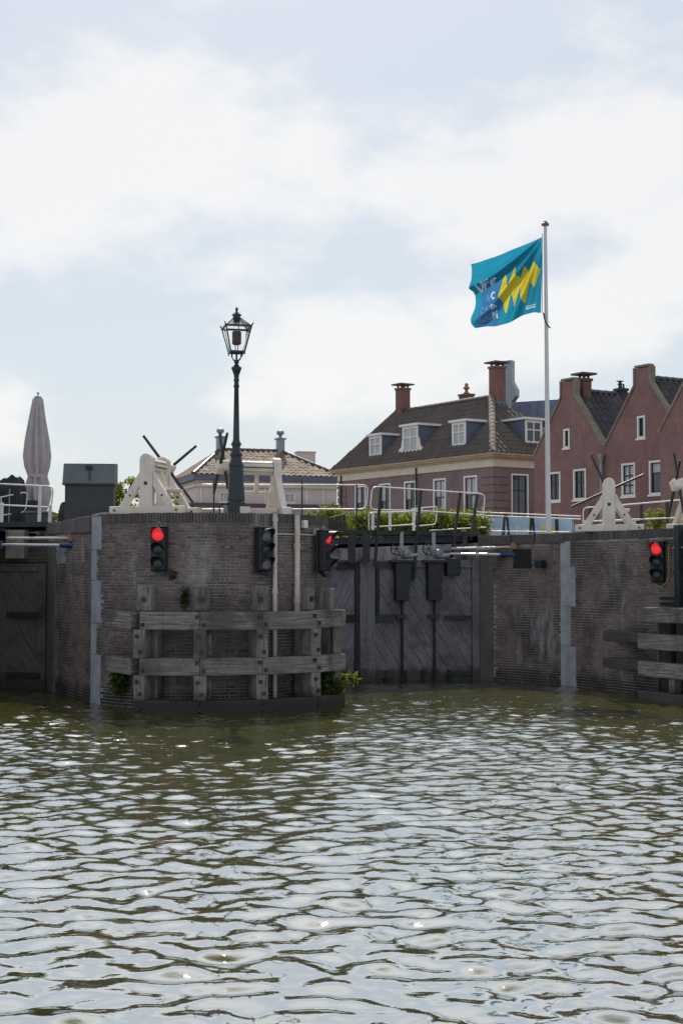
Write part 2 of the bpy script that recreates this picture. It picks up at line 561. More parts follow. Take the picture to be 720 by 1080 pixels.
def rot2(v, ang): return V((v.x * math.cos(ang) - v.y * math.sin(ang), v.x * math.sin(ang) + v.y * math.cos(ang), v.z))
def XY(p, z=0.0): return V((p[0], p[1], z))

# ------------------------------------------------------------------ layout of the lock
A = V((-.431, .902, 0))                 # lock axis, inwards
N = V((.902, .431, 0))                  # across the lock, to the right
PL = V((-5.36, 30.74, 0))               # left corner of the pier nose
R = 2.65
PC = PL + N * R                         # centre of the round nose
PR = PL + N * 2 * R
PTOP = 4.03
W1, W2, W3 = V((7.46, 31.67, 0)), V((5.58, 35.45, 0)), V((3.63, 37.69, 0))
W0 = W1 + (W1 - W2).normalized() * 14
WTOP = 3.79
LG = V((-7.05, 34.28, 0))               # heel of the left gate
GZ = 3.78
def nose(th, r=R): return PC + (-N * math.cos(th) - A * math.sin(th)) * r
def th_for(px, r=R, z=2.0):
    best = min((abs(proj(nose(k * PI / 900, r) + V((0, 0, z)))[0] - px), k) for k in range(0, 640))
    return best[1] * PI / 900

# ground: one sheet out to the horizon, cut round the lock chambers
W4 = W3 + A * 15
Lend = W4 - N * 17
Lq = PL - N * 6.6 - A * 2
gp = [V((500, 10, 0)), V((500, 1500, 0)), V((-500, 1500, 0)), V((-500, 15, 0)), V((-60, 15, 0)), Lq, Lend, W4, W3, W2, W1, W0]
bm = bmesh.new()
f = bm.faces.new([bm.verts.new((p.x, p.y, GZ)) for p in gp])
bmesh.ops.triangulate(bm, faces=[f])
me = bpy.data.meshes.new('ground'); bm.to_mesh(me); bm.free()
me.materials.append(M_GROUND)
g_o = bpy.data.objects.new('ground', me); COL.objects.link(g_o); tag(g_o, kind='structure')

# ------------------------------------------------------------------ water
def water():
    rs = np.random.RandomState(5)
    ys = [-60, -30, -10, 0, 3]
    y = 5.0
    while y < 36: ys.append(y); y *= 1.0019
    y = 36.5
    while y < 400: ys.append(y); y *= 1.12
    ys = np.array(ys)
    nx = 340
    xs = np.linspace(-1, 1, nx)
    tails = np.array([1.15, 1.5, 2.2, 4, 9, 20])
    xs = np.concatenate([-tails[::-1], xs, tails])
    wd = np.clip(.27 * ys + 1.6, 2.2, None)
    X = xs[None, :] * wd[:, None]
    Y = np.repeat(ys[:, None], len(xs), 1)
    Z = np.zeros_like(X)
    fade = np.clip((1.5 - np.abs(xs)) / .45, 0, 1)[None, :] * np.clip((Y - 3) / 2.5, 0, 1) * np.clip((60 - Y) / 20, 0, 1)
    # calmer and rougher areas of the surface
    patch = 1 + .18 * np.sin(.31 * X + .23 * Y + 1.0) * np.sin(.17 * X - .36 * Y + 2)
    DX, DY = np.zeros_like(X), np.zeros_like(X)
    for k in range(190):
        lam = .09 * (13.0 ** rs.rand())
        ang = rs.normal(0, 1.0) + (-PI / 2 - .25)
        kx, ky = math.cos(ang) * 2 * PI / lam, math.sin(ang) * 2 * PI / lam
        pk = math.exp(-(math.log(lam / .40) / .62) ** 2) + .16
        amp = .0031 * lam * pk * (.5 + rs.rand())
        ph = kx * X + ky * Y + rs.rand() * 6.28
        far = np.clip((lam - .0019 * 2.4 * Y) / .08, 0, 1)      # drop what the mesh cannot carry far out
        a_ = amp * far
        Z += a_ * np.sin(ph)
        DX -= a_ * .7 * np.cos(ph) * math.cos(ang); DY -= a_ * .7 * np.cos(ph) * math.sin(ang)
    Z *= fade * patch; X = X + DX * fade * patch; Y = Y + DY * fade * patch
    ny, nxx = X.shape
    vs = np.stack([X, Y, Z], -1).reshape(-1, 3)
    i = np.arange(ny - 1)[:, None] * nxx + np.arange(nxx - 1)[None, :]
    q = np.stack([i, i + 1, i + nxx + 1, i + nxx], -1).reshape(-1, 4)
    me = bpy.data.meshes.new('water')
    me.vertices.add(len(vs)); me.vertices.foreach_set('co', vs.ravel())
    me.loops.add(q.size); me.loops.foreach_set('vertex_index', q.ravel())
    me.polygons.add(len(q)); me.polygons.foreach_set('loop_start', np.arange(len(q)) * 4)
    me.polygons.foreach_set('loop_total', np.full(len(q), 4))
    me.update(); me.validate()
    me.polygons.foreach_set('use_smooth', [True] * len(q))
    t = NT('canal_water')
    ps = t.n('ShaderNodeNewGeometry').outputs['Position']
    n1 = t.noise(.35, 4, .5)
    col = t.mix(t.rng(n1, .3, .7), (.046, .047, .004), (.068, .064, .006))
    h1 = t.noise(5.5, 3, .5, ps, (1, 1.5, 1))
    h2 = t.noise(13, 2, .5, ps, (1, 1.3, 1))
    h = t.math('ADD', h1, t.math('MULTIPLY', h2, .28))
    t.bump(h, .15, .03)
    yy = t.n('ShaderNodeSeparateXYZ'); t.l(ps, yy.inputs[0])       # the wind ruffles the open water off the pier
    t.l(t.rng(yy.outputs[1], 9, 30, .10, .62), t.b.inputs['Normal'].links[0].from_node.inputs['Strength'])
    # murky body under a surface whose mirror strength climbs steeply towards grazing angles
    nb = t.b.inputs['Normal'].links[0].from_socket
    lw = t.n('ShaderNodeLayerWeight'); t.l(nb, lw.inputs['Normal'])
    mr = t.n('ShaderNodeMapRange', interpolation_type='SMOOTHERSTEP')
    t.l(lw.outputs['Facing'], mr.inputs[0])
    for i, q in enumerate((.36, .61, .03, .66)): mr.inputs[i + 1].default_value = q
    df = t.n('ShaderNodeBsdfDiffuse'); t.l(col, df.inputs[0])
    gl = t.n('ShaderNodeBsdfGlossy'); gl.inputs['Color'].default_value = (.93, .97, 1, 1); gl.inputs['Roughness'].default_value = .03
    t.l(nb, gl.inputs['Normal'])
    mx = t.n('ShaderNodeMixShader')
    t.l(mr.outputs[0], mx.inputs[0]); t.l(df.outputs[0], mx.inputs[1]); t.l(gl.outputs[0], mx.inputs[2])
    t.l(mx.outputs[0], t.t.nodes['Material Output'].inputs['Surface'])
    m = t.m
    me.materials.append(m)
    o = bpy.data.objects.new('water', me); COL.objects.link(o)
    tag(o, kind='structure')
water()

# ------------------------------------------------------------------ brick walls of the lock
CH, BL, BH = .0667, .215, .102
def unit_brick(name, L, H, D, mat):
    b = MB()
    x, z = L / 2, H / 2
    c = .006
    vs = [(-x, 0, -z), (x, 0, -z), (x, 0, z), (-x, 0, z), (-x + c, -D, -z + c), (x - c, -D, -z + c), (x - c, -D, z - c), (-x + c, -D, z - c)]
    b.mesh([V(v) for v in vs], [(4, 5, 6, 7), (0, 1, 5, 4), (1, 2, 6, 5), (2, 3, 7, 6), (3, 0, 4, 7)])
    me = bpy.data.meshes.new(name)
    me.from_pydata(b.v, [], b.f); me.materials.append(mat)
    return me, b
def lay_bricks(root, path, length, z0, z1, mat, name='brick', keep=None, pick=None, n_single=300, cham=.012):
    """path(s) -> (point, outward normal); every brick is its own piece, the best 300 their own objects"""
    protos = {BL: unit_brick(name, BL - .010, CH - .011, cham, mat), BH: unit_brick(name, BH - .010, CH - .011, cham, mat)}
    lst = []
    nz_ = int((z1 - z0) / CH)
    for k in range(nz_):
        z = z0 + (k + .5) * CH
        st = BL if k % 2 == 0 else BH
        s = random.uniform(-.02, .02) - (BH * .5 if k % 4 == 0 else 0)
        while s < length:
            c = s + st / 2
            if 0 <= c <= length:
                p, nrm = path(c)
                if keep is None or keep(c, z): lst.append((c, z, st, p, nrm))
            s += st
    sc = []
    for q in lst:
        v = pick(q) if pick else 0
        sc.append(v)
    order = sorted(range(len(lst)), key=lambda i: -sc[i])
    single = set(order[:n_single])
    jm = MB()
    for i, (c, z, st, p, nrm) in enumerate(lst):
        ang = math.atan2(nrm.y, nrm.x) + PI / 2
        loc = V((p.x, p.y, z)) + nrm * random.uniform(-.004, .003)
        me, b = protos[st]
        M = Matrix.Rotation(ang + random.uniform(-.012, .012), 3, 'Z')
        if i in single:
            o = bpy.data.objects.new(name, me); COL.objects.link(o)
            o.parent = root; o.location = loc - ORG[root]; o.rotation_euler = (0, 0, ang)
        else:
            jm.mesh([M @ V(v) + loc for v in b.v], b.f)
    jm.build('brickwork', mat, root, kind='stuff')
def cope_row(root, path, length, z0, h, mat, name='coping_brick', step=.068, s0=0.0, wd=.056, proud=.02):
    b = MB(); b.box((0, 0, 0), (wd, .10, h - .008))
    me = bpy.data.meshes.new(name); me.from_pydata(b.v, [], b.f); me.materials.append(mat)
    s = s0 + step / 2
    n = 0
    while s < length:
        p, nrm = path(s)
        o = bpy.data.objects.new(name, me); COL.objects.link(o)
        o.parent = root
        o.location = V((p.x, p.y, z0 + h / 2 + random.uniform(-.006, .006))) + nrm * (proud - .05 + random.uniform(-.005, .005)) - ORG[root]
        o.rotation_euler = (0, 0, math.atan2(nrm.y, nrm.x) + PI / 2)
        s += step; n += 1

# --- the pier between the two locks
pier = empty('lock_pier', PC, 'round nosed dark brick lock pier with lamp post and timber fender', 'pier')
SA = PI * R
def pier_path(s):
    th = s / R
    return nose(th), (-N * math.cos(th) - A * math.sin(th))
LA = (LG - PL).length
def flat_path(p0, p1, side):
    d = (p1 - p0).normalized()
    nr = V((d.y, -d.x, 0)) * side
    return lambda s: (p0 + d * s, nr)
lf_path = flat_path(LG, PL, 1)          # left flank, from the gate to the nose
rf_path = flat_path(PR, PR + A * 3.2, 1)
QA = .52                                 # the stone quoin takes the first half metre of the nose
b = MB()
def ringwall(b, pts, z0, z1):
    for i in range(len(pts) - 1):
        p, q = pts[i], pts[i + 1]
        b.poly([XY(p, z0), XY(q, z0), XY(q, z1), XY(p, z1)])
npts = [nose(PI * i / 72) for i in range(73)]
back = 15.5
outline = [LG] + npts + [PR + A * back, PL + A * back]
LB = LG + (PL + A * back - LG)
ringwall(b, [PL + A * back, LG] + npts + [PR + A * back], -.6, PTOP - .21)
b.build('mortar_core', M_MORTAR, pier)
def pier_pick(q):
    c, z, st, p, nrm = q
    th = c / R
    fac = nrm.dot((V((0, 0, 0)) - p).normalized())
    hid = 1 if z < 2.02 and .6 < th < 2.25 else 0
    return (st * 10 if z > 2.05 else 0) + fac * 3 - hid * 2
lay_bricks(pier, pier_path, R * math.radians(163), -.12, PTOP - .21, M_BRICK, keep=lambda s, z: s > (QA if int(z / .82) % 2 == 0 else QA * .55), pick=pier_pick)
jb = MB()
def more_bricks(root, path, length, z0, z1, mat, keep=None):
    lay_bricks(root, path, length, z0, z1, mat, keep=keep, n_single=0)
more_bricks(pier, lf_path, LA, -.12, 3.66, M_BRICKL, keep=lambda s, z: not (s < .75) and not (3.0 < z < 3.5 and .8 < s < 1.6))
more_bricks(pier, rf_path, 3.2, -.12, PTOP - .21, M_BRICK)
cope_row(pier, pier_path, R * math.radians(168), PTOP - .21, .21, M_COPE, s0=.45)
# smooth rendered strip beside the gate, with patch of render higher up
b = MB()
for s0, s1, z0, z1, pr in ((.02, .72, -.2, 3.55, .03), (2.2, 3.2, 2.75, 3.0, .022)):
    p, nr = lf_path((s0 + s1) / 2)
    d = (PL - LG).normalized()
    b.beam(p - d * (s1 - s0) / 2 + V((0, 0, (z0 + z1) / 2)) + nr * (pr / 2), p + d * (s1 - s0) / 2 + V((0, 0, (z0 + z1) / 2)) + nr * (pr / 2), pr, z1 - z0)
b.build('rendered_strip', plain('grey_render', (.15, .135, .13), .9, .35, 1.6, streak=.5), pier)
# coping blocks on the left flank
for s0, s1, z0, z1 in ((.0, 1.55, 3.70, 3.98), (1.6, 2.75, 3.68, 4.0), (2.8, 3.85, 3.66, 4.02)):
    b = MB()
    d = (PL - LG).normalized(); nr = lf_path(0)[1]
    zc = (z0 + z1) / 2
    b.beam(LG + d * s0 - nr * .12 + V((0, 0, zc)), LG + d * s1 - nr * .12 + V((0, 0, zc)), .38, z1 - z0)
    b.build('coping_block', M_COPE, pier, bevel=.015)
# pier top paving, and the pale slab edge over the corner
b = MB()
n_ = len(npts)
top = [LG + A * .2] + [PC + (p - PC) * .985 for p in npts] + [PR + A * back, PL + A * back]
b.poly([XY(p, PTOP - .03) for p in top])
b.build('paving', M_PAVE, pier)
b = MB()
for k in range(6):
    th0, th1 = k * .043, (k + 1) * .043 - .004
    o_ = [nose(th0, R + .03), nose(th1, R + .03), nose(th1, R - .4), nose(th0, R - .4)]
    z = PTOP - .03 + k * .006
    for j in range(1):
        vs = [XY(p, z) for p in o_] + [XY(p, z + .045) for p in o_]
        b.mesh(vs, [(0, 1, 2, 3), (7, 6, 5, 4), (0, 4, 5, 1), (1, 5, 6, 2), (2, 6, 7, 3), (3, 7, 4, 0)])
b.build('edge_slab', M_FLAG, pier)
# stone quoins
zq = [-.15, 1.18, 1.98, 2.62, 3.12, PTOP - .22]
zq = [-.2, 1.05, 1.72, 2.62, 3.28, PTOP - .03]
for k in range(5):
    b = MB()
    wide = k % 2 == 0
    w_ = QA if wide else QA * .55
    z0, z1 = zq[k] + .006, zq[k + 1] - .006
    arc = [nose(w_ / R * j / 4, R + .022) for j in range(5)]
    ex = lf_path(0)[1]
    pts = [PL + (LG - PL).normalized() * .05 + ex * .022] + arc
    inner = [PC + (p - PC) * .9 for p in pts]
    allp = pts + inner[::-1]
    n = len(allp)
    vs = [XY(p, z0) for p in allp] + [XY(p, z1) for p in allp]
    b.mesh(vs, [tuple(range(n - 1, -1, -1)), tuple(range(n, 2 * n))] + [(i, (i + 1) % n, (i + 1) % n + n, i + n) for i in range(n)])
    b.build('quoin_stone', M_QUOIN, pier)

# --- the wall of the right-hand lock
rwall = empty('lock_wall', W2, 'long brick quay wall with pale stone quoin beside the grey lock gate', 'quay wall')
b = MB()
ringwall(b, [W4, W3, W2, W1, W0], -.6, WTOP - .20)
b.poly([XY(p, WTOP - .02) for p in (W3 + N * .05, W2, W1, W0, W0 + N * 1.2, W1 + N * 1.3, W2 + N * 1.2, W3 + N * 1.2)])
b.build('mortar_core', M_MORTAR, rwall)
L12, L23 = (W1 - W2).length, (W2 - W3).length
p23 = flat_path(W3, W2, 1)
p12 = flat_path(W2, W1, 1)
sgn = 1 if p23(0)[1].dot(V((0, -1, 0))) > 0 else -1
p23 = flat_path(W3, W2, sgn)
p12 = flat_path(W2, W1, sgn)
def rpick(q):
    c, z, st, p, nrm = q
    return st * 10 + c * .8 + (2 if z > 1.9 else 0)
QW = .42
lay_bricks(rwall, p12, L12 + 1.6, -.12, WTOP - .2, M_BRICKL, keep=lambda s, z: s > (QW if int(z / .98) % 2 == 0 else QW * .5), pick=rpick)
lay_bricks(rwall, p23, L23, -.12, WTOP - .26, M_BRICKL, keep=lambda s, z: .55 < s < L23 - .16 and not (2.9 < z < 3.42 and 1.2 < s < 1.85), n_single=0)
cope_row(rwall, p12, L12 + 3.0, WTOP - .2, .2, M_COPE)
b = MB()
d23 = (W2 - W3).normalized(); n23 = p23(0)[1]; n12 = p12(0)[1]; d12 = (W1 - W2).normalized()
for s0, s1, z0, z1 in ((0.0, 1.15, WTOP - .27, WTOP - .02), (1.2, 1.95, WTOP - .26, WTOP - .01), (2.0, L23 - .02, WTOP - .25, WTOP)):
    b = MB()
    zc = (z0 + z1) / 2
    b.beam(W3 + d23 * s0 - n23 * .14 + V((0, 0, zc)), W3 + d23 * s1 - n23 * .14 + V((0, 0, zc)), .36, z1 - z0)
    b.build('coping_block', M_COPE, rwall, bevel=.015)
b = MB()
b.beam(W3 + d23 * .02 + n23 * .012 + V((0, 0, 1.6)), W3 + d23 * .52 + n23 * .012 + V((0, 0, 1.6)), .024, 3.6)
b.build('rendered_strip', bpy.data.materials['grey_render'], rwall)
b = MB()     # flat dark sheet, the shade inside the actuator niche put in as colour
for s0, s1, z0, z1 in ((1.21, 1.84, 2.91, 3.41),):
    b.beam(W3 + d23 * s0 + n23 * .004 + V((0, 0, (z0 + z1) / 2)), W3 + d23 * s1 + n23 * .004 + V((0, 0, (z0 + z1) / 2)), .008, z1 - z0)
b.build('recess_shade', M_DARK, rwall)
zq = [-.2, .98, 1.96, 2.94, WTOP - .21]
for k in range(4):
    wide = k % 2 == 0
    b = MB()
    wL, wR = .16, (QW if wide else QW * .5)
    z0, z1 = zq[k] + .006, zq[k + 1] - .006
    outer = [W2 - d23 * wL + n23 * .022, W2 + (n23 + n12).normalized() * .024, W2 + d12 * wR + n12 * .022]
    inner = [p - (n23 + n12).normalized() * .2 for p in outer]
    allp = outer + inner[::-1]
    n = len(allp)
    vs = [XY(p, z0) for p in allp] + [XY(p, z1) for p in allp]
    b.mesh(vs, [tuple(range(n - 1, -1, -1)), tuple(range(n, 2 * n))] + [(i, (i + 1) % n, (i + 1) % n + n, i + n) for i in range(n)])
    b.build('quoin_stone', M_QUOIN, rwall)
b = MB()     # small bracketed box on the wall
pb = at(573, 595, 35.95)
b.box(pb + n23 * .12, (.2, .24, .2), Matrix.Rotation(math.atan2(n23.y, n23.x) + PI / 2, 3, 'Z'))
b.build('junction_box', M_GIRON, rwall, bevel=.02)

# --- end and far sides of the chambers
ew = empty('chamber_wall', (W4 + Lend) / 2, 'brick end wall of the lock chambers behind the gates', 'wall')
b = MB()
ringwall(b, [W4, Lend, Lq], -.6, GZ - .01)
b.build('wall_face', M_BRICKL, ew)

# ------------------------------------------------------------------ lock gates
def gate(name, heel, miter, ztop, mat, label, planks_dir, wide=.27, ang=60, g=.005):
    """one leaf; local x runs from the heel to the meeting post, y points at the viewer's side"""
    d = miter - heel; L = d.length; d.normalize()
    nr = V((d.y, -d.x, 0))
    if nr.y > 0: nr = -nr
    root = empty(name, heel, label, 'lock gate')
    P = lambda x, z, y: heel + d * x + nr * y + V((0, 0, z))
    z0 = -.35
    bk = MB(); bk.prism([(.05, z0), (L - .05, z0), (L - .05, ztop - .1), (.05, ztop - .1)], lambda x, z, y: P(x, z, y), -.22, -.03)
    bk.build('backing', M_DARK, root)
    fr = MB()
    fr.beam(P(.11, z0, 0), P(.11, ztop, 0), .2, .22, nr); fr.build('heel_post', mat, root, bevel=.012)
    fr = MB()
    fr.beam(P(L - .13, z0, .01), P(L - .13, ztop + .03, .01), .22, .24, nr); fr.build('meeting_post', mat, root, bevel=.012)
    fr = MB()
    fr.beam(P(.22, ztop - .1, .0), P(L - .25, ztop - .1, .0), .2, .2); fr.build('top_rail', mat, root, bevel=.012)
    x0, x1, za, zb = .225, L - .25, z0, ztop - .21
    H = halfs([(x0, za), (x1, za), (x1, zb), (x0, zb)])
    t = math.tan(math.radians(ang))
    st = wide / math.sin(math.radians(ang))
    hh = zb - za
    k = -hh / t - 1
    x = x0 - hh / t - st
    while x < x1 + hh / t + st:
        if planks_dir > 0: q = [(x + g, za), (x + st - g, za), (x + st - g + hh / t, zb), (x + g + hh / t, zb)]
        else: q = [(x + g, za), (x + st - g, za), (x + st - g - hh / t, zb), (x + g - hh / t, zb)]
        c = clip(q, H)
        if c:
            b = MB(); y = random.uniform(.0, .014)
            b.prism(c, lambda a, z, yy: P(a, z, yy), -.03, .05 + y)
            # wood grain along the plank
            for i, f in enumerate(b.f):
                b.uv[i] = [(((V(b.v[j]) - heel).dot(d)) * math.cos(math.radians(ang)) * planks_dir + b.v[j][2] * math.sin(math.radians(ang)) + x * 3.1, ((V(b.v[j]) - heel).dot(d)) * math.sin(math.radians(ang)) - planks_dir * b.v[j][2] * math.cos(math.radians(ang)) + x) for j in f]
            b.build('plank', mat, root)
        x += st
    return root, P, L
MIT = V((.61, 37.02, 0))
GZR = 3.13
# right leaf
rg, P, L = gate('lock_gate', W3 - N * .0 + A * .02, MIT, GZR, M_GATE, 'wide grey timber gate leaf with two black sluice gear boxes', 1)
for zc in (1.62, .16):
    b = MB(); b.beam(P(.2, zc, .085), P(.95, zc, .085), .05, .11); b.build('strap_hinge', M_IRON, rg)
for zc in (1.62, .16, 3.0):
    b = MB(); b.beam(P(L - .75, zc, .088), P(L - .24, zc, .088), .05, .19); b.build('strap_plate', M_IRON, rg)
b = MB(); b.beam(P(L - .31, 1.5, .09), P(L - .31, 3.08, .09), .045, .1, N); b.build('strap_plate', M_IRON, rg)
for xx in (.55, 1.25, 1.75, 2.25):
    b = MB(); b.beam(P(xx + .3, -.2, .09), P(xx + .3, .25, .09), .05, .1, N); b.build('bar', M_IRON, rg)
for px_, zb_ in ((423, .0), (457, .0)):
    # x along the leaf from the photograph column
    best = min((abs(proj(P(i * .01, 2.0, .2))[0] - px_), i * .01) for i in range(0, 330))[1]
    b = MB(); b.prism([(best - .17, 2.08), (best + .17, 2.08), (best + .19, 3.06), (best - .19, 3.06)], P, .1, .36)
    b.build('sluice_casing', M_BLACK, rg, bevel=.015)
    b = MB(); b.tube([P(best - .03, -.3, .17), P(best - .03, 2.1, .17)], .035); b.build('sluice_rod', M_IRON, rg)
    b = MB(); b.prism([(best - .16, 1.62), (best + .13, 1.62), (best + .13, 1.7), (best - .16, 1.7)], P, .1, .22); b.build('rod_guide', M_IRON, rg)
    b = MB(); b.prism([(best - .38, 3.07), (best + .3, 3.07), (best + .3, 3.13), (best - .38, 3.13)], P, .05, .42); b.build('gear_plate', M_IRON, rg)
    gh = MB(); gh.lathe([(.04, -.13), (.11, -.12), (.12, -.03), (.145, -.025), (.145, .025), (.12, .03), (.11, .12), (.04, .13)], P(best - .1, 3.30, .22), 14, None, Matrix.Rotation(PI / 2, 3, 'X') @ Matrix.Rotation(.5, 3, 'Y'))
    gh.build('gear_housing', M_GALV, rg, smooth=True)
    gh = MB(); gh.tube([P(best - .1, 3.22, .24), P(best - .42, 3.26, .26)], [.085, .055], 10); gh.build('gear_drive', M_GALV, rg, smooth=True)
    gh = MB(); gh.tube([P(best + .1 + .16 * math.cos(a), 3.42 + .16 * math.sin(a), .12) for a in [i * PI / 8 for i in range(16)]], .018, 6, True)
    for a in range(6):
        gh.tube([P(best + .1, 3.42, .12), P(best + .1 + .16 * math.cos(a * PI / 3), 3.42 + .16 * math.sin(a * PI / 3), .12)], .012, 5)
    gh.build('hand_wheel', M_IRON, rg)
    gh = MB(); gh.beam(P(best - .04, 3.1, .1), P(best - .04, 3.86, .1), .09, .09); gh.build('gear_pillar', M_GALV, rg)
b = MB(); b.prism([(.62, 2.72), (.98, 2.72), (.98, 3.18), (.62, 3.18)], P, .1, .4); b.build('gear_box', M_BLACK, rg, bevel=.015)
# left leaf, half hidden by the pier
lg2, P2, L2 = gate('lock_gate', PR + A * 2.55, MIT + (PR + A * 2.55 - MIT).normalized() * .012, GZR, M_GATE, 'grey timber gate leaf partly hidden behind the round pier', 1)
for zc in (1.62, .16, 2.98):
    b = MB(); b.beam(P2(L2 - .95, zc, .088), P2(L2 - .24, zc, .088), .05, .19); b.build('strap_plate', M_IRON, lg2)
b = MB(); b.beam(P2(L2 - .33, -.2, .09), P2(L2 - .33, 3.08, .09), .045, .1, N); b.build('strap_plate', M_IRON, lg2)
# left-hand lock
LM = LG + V((-.974, .225, 0)) * 3.3
lg3, P3, L3 = gate('lock_gate', LG, LM, 3.02, M_GATE2, 'dark brown timber gate leaf of the lock beside the pale quoin', 1, .36, 60)
for zc in (1.78, .33):
    b = MB(); b.beam(P3(.13, zc, .10), P3(1.02, zc, .10), .06, .14); b.build('strap_hinge', M_IRON, lg3)
b = MB(); b.beam(P3(0, 3.32, -.12), P3(L3, 3.32, -.12), .3, .56); b.build('lintel_beam', M_TIMBER_D, lg3, bevel=.01)
b = MB(); b.prism([(.5, 3.14), (.98, 3.14), (.98, 3.82), (.5, 3.82)], P3, .04, .30); b.build('panel', M_PAVE, lg3)

# walkways over the gates
def railing(name, label, tubes, posts, group=None, r=.019, mat=M_WHITE, pmat=M_IRON, base=None, flat=True):
    root = empty(name, base if base else tubes[0][0], label, 'railing', group)
    for pts in tubes:
        b = MB(); b.tube(rounded(pts, .14), r, 8); b.build('rail', mat, root, smooth=True)
    for p in posts:
        b = MB()
        if flat: b.beam(p[0], p[1], .045, .075, N)
        else: b.tube(p, .02, 6)
        b.build('post', pmat if len(p) < 3 or isinstance(p[2], V) else p[2], root)
    return root
def walkway(name, label, p0, p1, z, wd):
    root = empty(name, (p0 + p1) / 2, label, 'walkway')
    d = (p1 - p0); L = d.length; d.normalize()
    nr = V((d.y, -d.x, 0))
    for s in (-1, 1):
        b = MB(); b.beam(p0 + nr * s * wd / 2 + V((0, 0, z - .06)), p1 + nr * s * wd / 2 + V((0, 0, z - .06)), .06, .12); b.build('edge_beam', M_IRON, root)
    n = int(L / .22)
    for i in range(n):
        c = p0 + d * (L * (i + .5) / n)
        b = MB(); b.beam(c - nr * (wd / 2 - .04) + V((0, 0, z - .02)), c + nr * (wd / 2 - .04) + V((0, 0, z - .02)), L / n - .015, .04); b.build('deck_plank', M_DECK, root)
    return root, d, nr
wz = 3.90
wa = at(338, 560, 36.0); wb = at(506, 562, 38.2)
wa = V((wa.x, wa.y, 0)); wb = V((wb.x, wb.y, 0))
wk, d_, n_w = walkway('footbridge', 'narrow dark footbridge carried on posts above the grey lock gates', wa + A * .45, wb + A * .45, wz, .8)
for px_ in (372, 387, 491):
    c = min((abs(proj(wa + (wb - wa) * i / 400 + V((0, 0, 3.5)))[0] - px_), i) for i in range(401))[1] / 400
    p = wa + (wb - wa) * c + A * .06
    b = MB(); b.beam(p + V((0, 0, 3.05)), p + V((0, 0, wz - .1)), .2 if px_ < 400 else .12, .16); b.build('support_post', M_IRON, wk)
b = MB(); b.beam(wa + A * .7 + V((0, 0, 3.6)), wb + A * .7 + V((0, 0, 3.72)), .12, .16); b.build('cross_beam', M_ZINC, wk)
def Y(x): return x
def lin(px, a=(340, 36.1), c=(510, 38.0)): return a[1] + (px - a[0]) / (c[0] - a[0]) * (c[1] - a[1])
pr_ = lambda px, py, dy=0: at(px, py, lin(px) + dy)
railing('gate_railing', 'white railing with leaning dark bars over the grey gates', [
    [pr_(509, 547), pr_(511, 521), pr_(392.5, 513), pr_(390, 537.5), pr_(450, 539), pr_(509, 543.5)]],
    [(pr_(395, 598), pr_(401.5, 514)), (pr_(435.5, 612), pr_(443.5, 516)), (pr_(474, 604), pr_(485, 519)), (pr_(496, 570), pr_(503, 521))])
railing('gate_railing', 'white railing frame at the far gates in front of the hedge', [
    [at(389, 559, 41), at(388.5, 540.5, 41), at(452, 539.5, 42)], [at(391, 556, 41), at(437, 553, 42), at(437.5, 541, 42)],
    [at(437, 536.5, 44), at(461, 534, 45), at(459, 553, 45), at(437, 555, 44)]],
    [(at(436, 562, 43), at(436, 536, 43)), (at(411, 560, 41.5), at(411, 540, 41.5)), (at(393, 561, 41), at(393, 541, 41))], pmat=M_WHITE)
railing('gate_railing', 'low white railing running behind the hedge end towards the banner', [
    [at(470, 553, 47), at(520, 549, 47)], [at(452, 559.5, 46), at(512, 556, 46)]],
    [(at(481, 565, 46.5), at(481, 541, 46.5))])
# pier-side railing
railing('pier_railing', 'white rail with thin posts along the back of the pier', [
    [at(213, 511, 34.4), at(388, 511.5, 35.2), at(386, 537, 35.2), at(213, 537, 34.4)]],
    [(at(225.5, 549, 34.4), at(225.5, 505, 34.4)), (at(318.5, 552, 34.9), at(318.5, 506, 34.9)), (at(375.5, 561, 35.1), at(376, 511, 35.1))], flat=False)
b0 = at(355, 552, 35.0)
root = empty('iron_fence', b0, 'small black iron fence panel with upright bars at the pier end', 'fence')
b = MB(); b.tube([at(347, 546.5, 34.4), at(363, 543, 35.2)], .022); b.tube([at(347, 562, 34.4), at(363, 561, 35.2)], .02); b.build('rail', M_IRON, root)
for k in range(8):
    t = k / 7
    b = MB(); b.tube([at(347 + 16 * t, 562 - t, 34.4 + .8 * t), at(347 + 16 * t, 546 - 3 * t, 34.4 + .8 * t)], .016 if k not in (0, 7) else .03); b.build('bar', M_IRON, root)
# left gate walkway + rails
lw, d2, n2 = walkway('footbridge', 'narrow footbridge above the dark brown gate on the left', LG + V((.25, -.05, 0)) + A * .4, LM + A * .4, 4.02, .8)
railing('gate_railing', 'white railing with rounded corner beside the closed parasol', [
    [at(-40, 510.5, 35.2), at(0, 510.3, 34.8), at(56.5, 513, 34.3), at(54.5, 535, 34.3), at(0, 532.5, 34.8), at(-40, 531, 35.2)]],
    [(at(41.5, 554, 34.4), at(43, 512, 34.4)), (at(52.5, 553, 34.3), at(53.5, 533, 34.3)), (at(2, 553, 34.8), at(2.5, 530, 34.8))], pmat=M_WHITE)
railing('gate_railing', 'slanting white railing frame at the far left gate', [
    [at(-30, 531, 38), at(29.5, 518.5, 39), at(27, 540, 39), at(-30, 548, 38)]],
    [(at(1.5, 553, 38.6), at(1.5, 525, 38.6)), (at(12, 553, 38.8), at(12, 523, 38.8))], pmat=M_WHITE, flat=False)

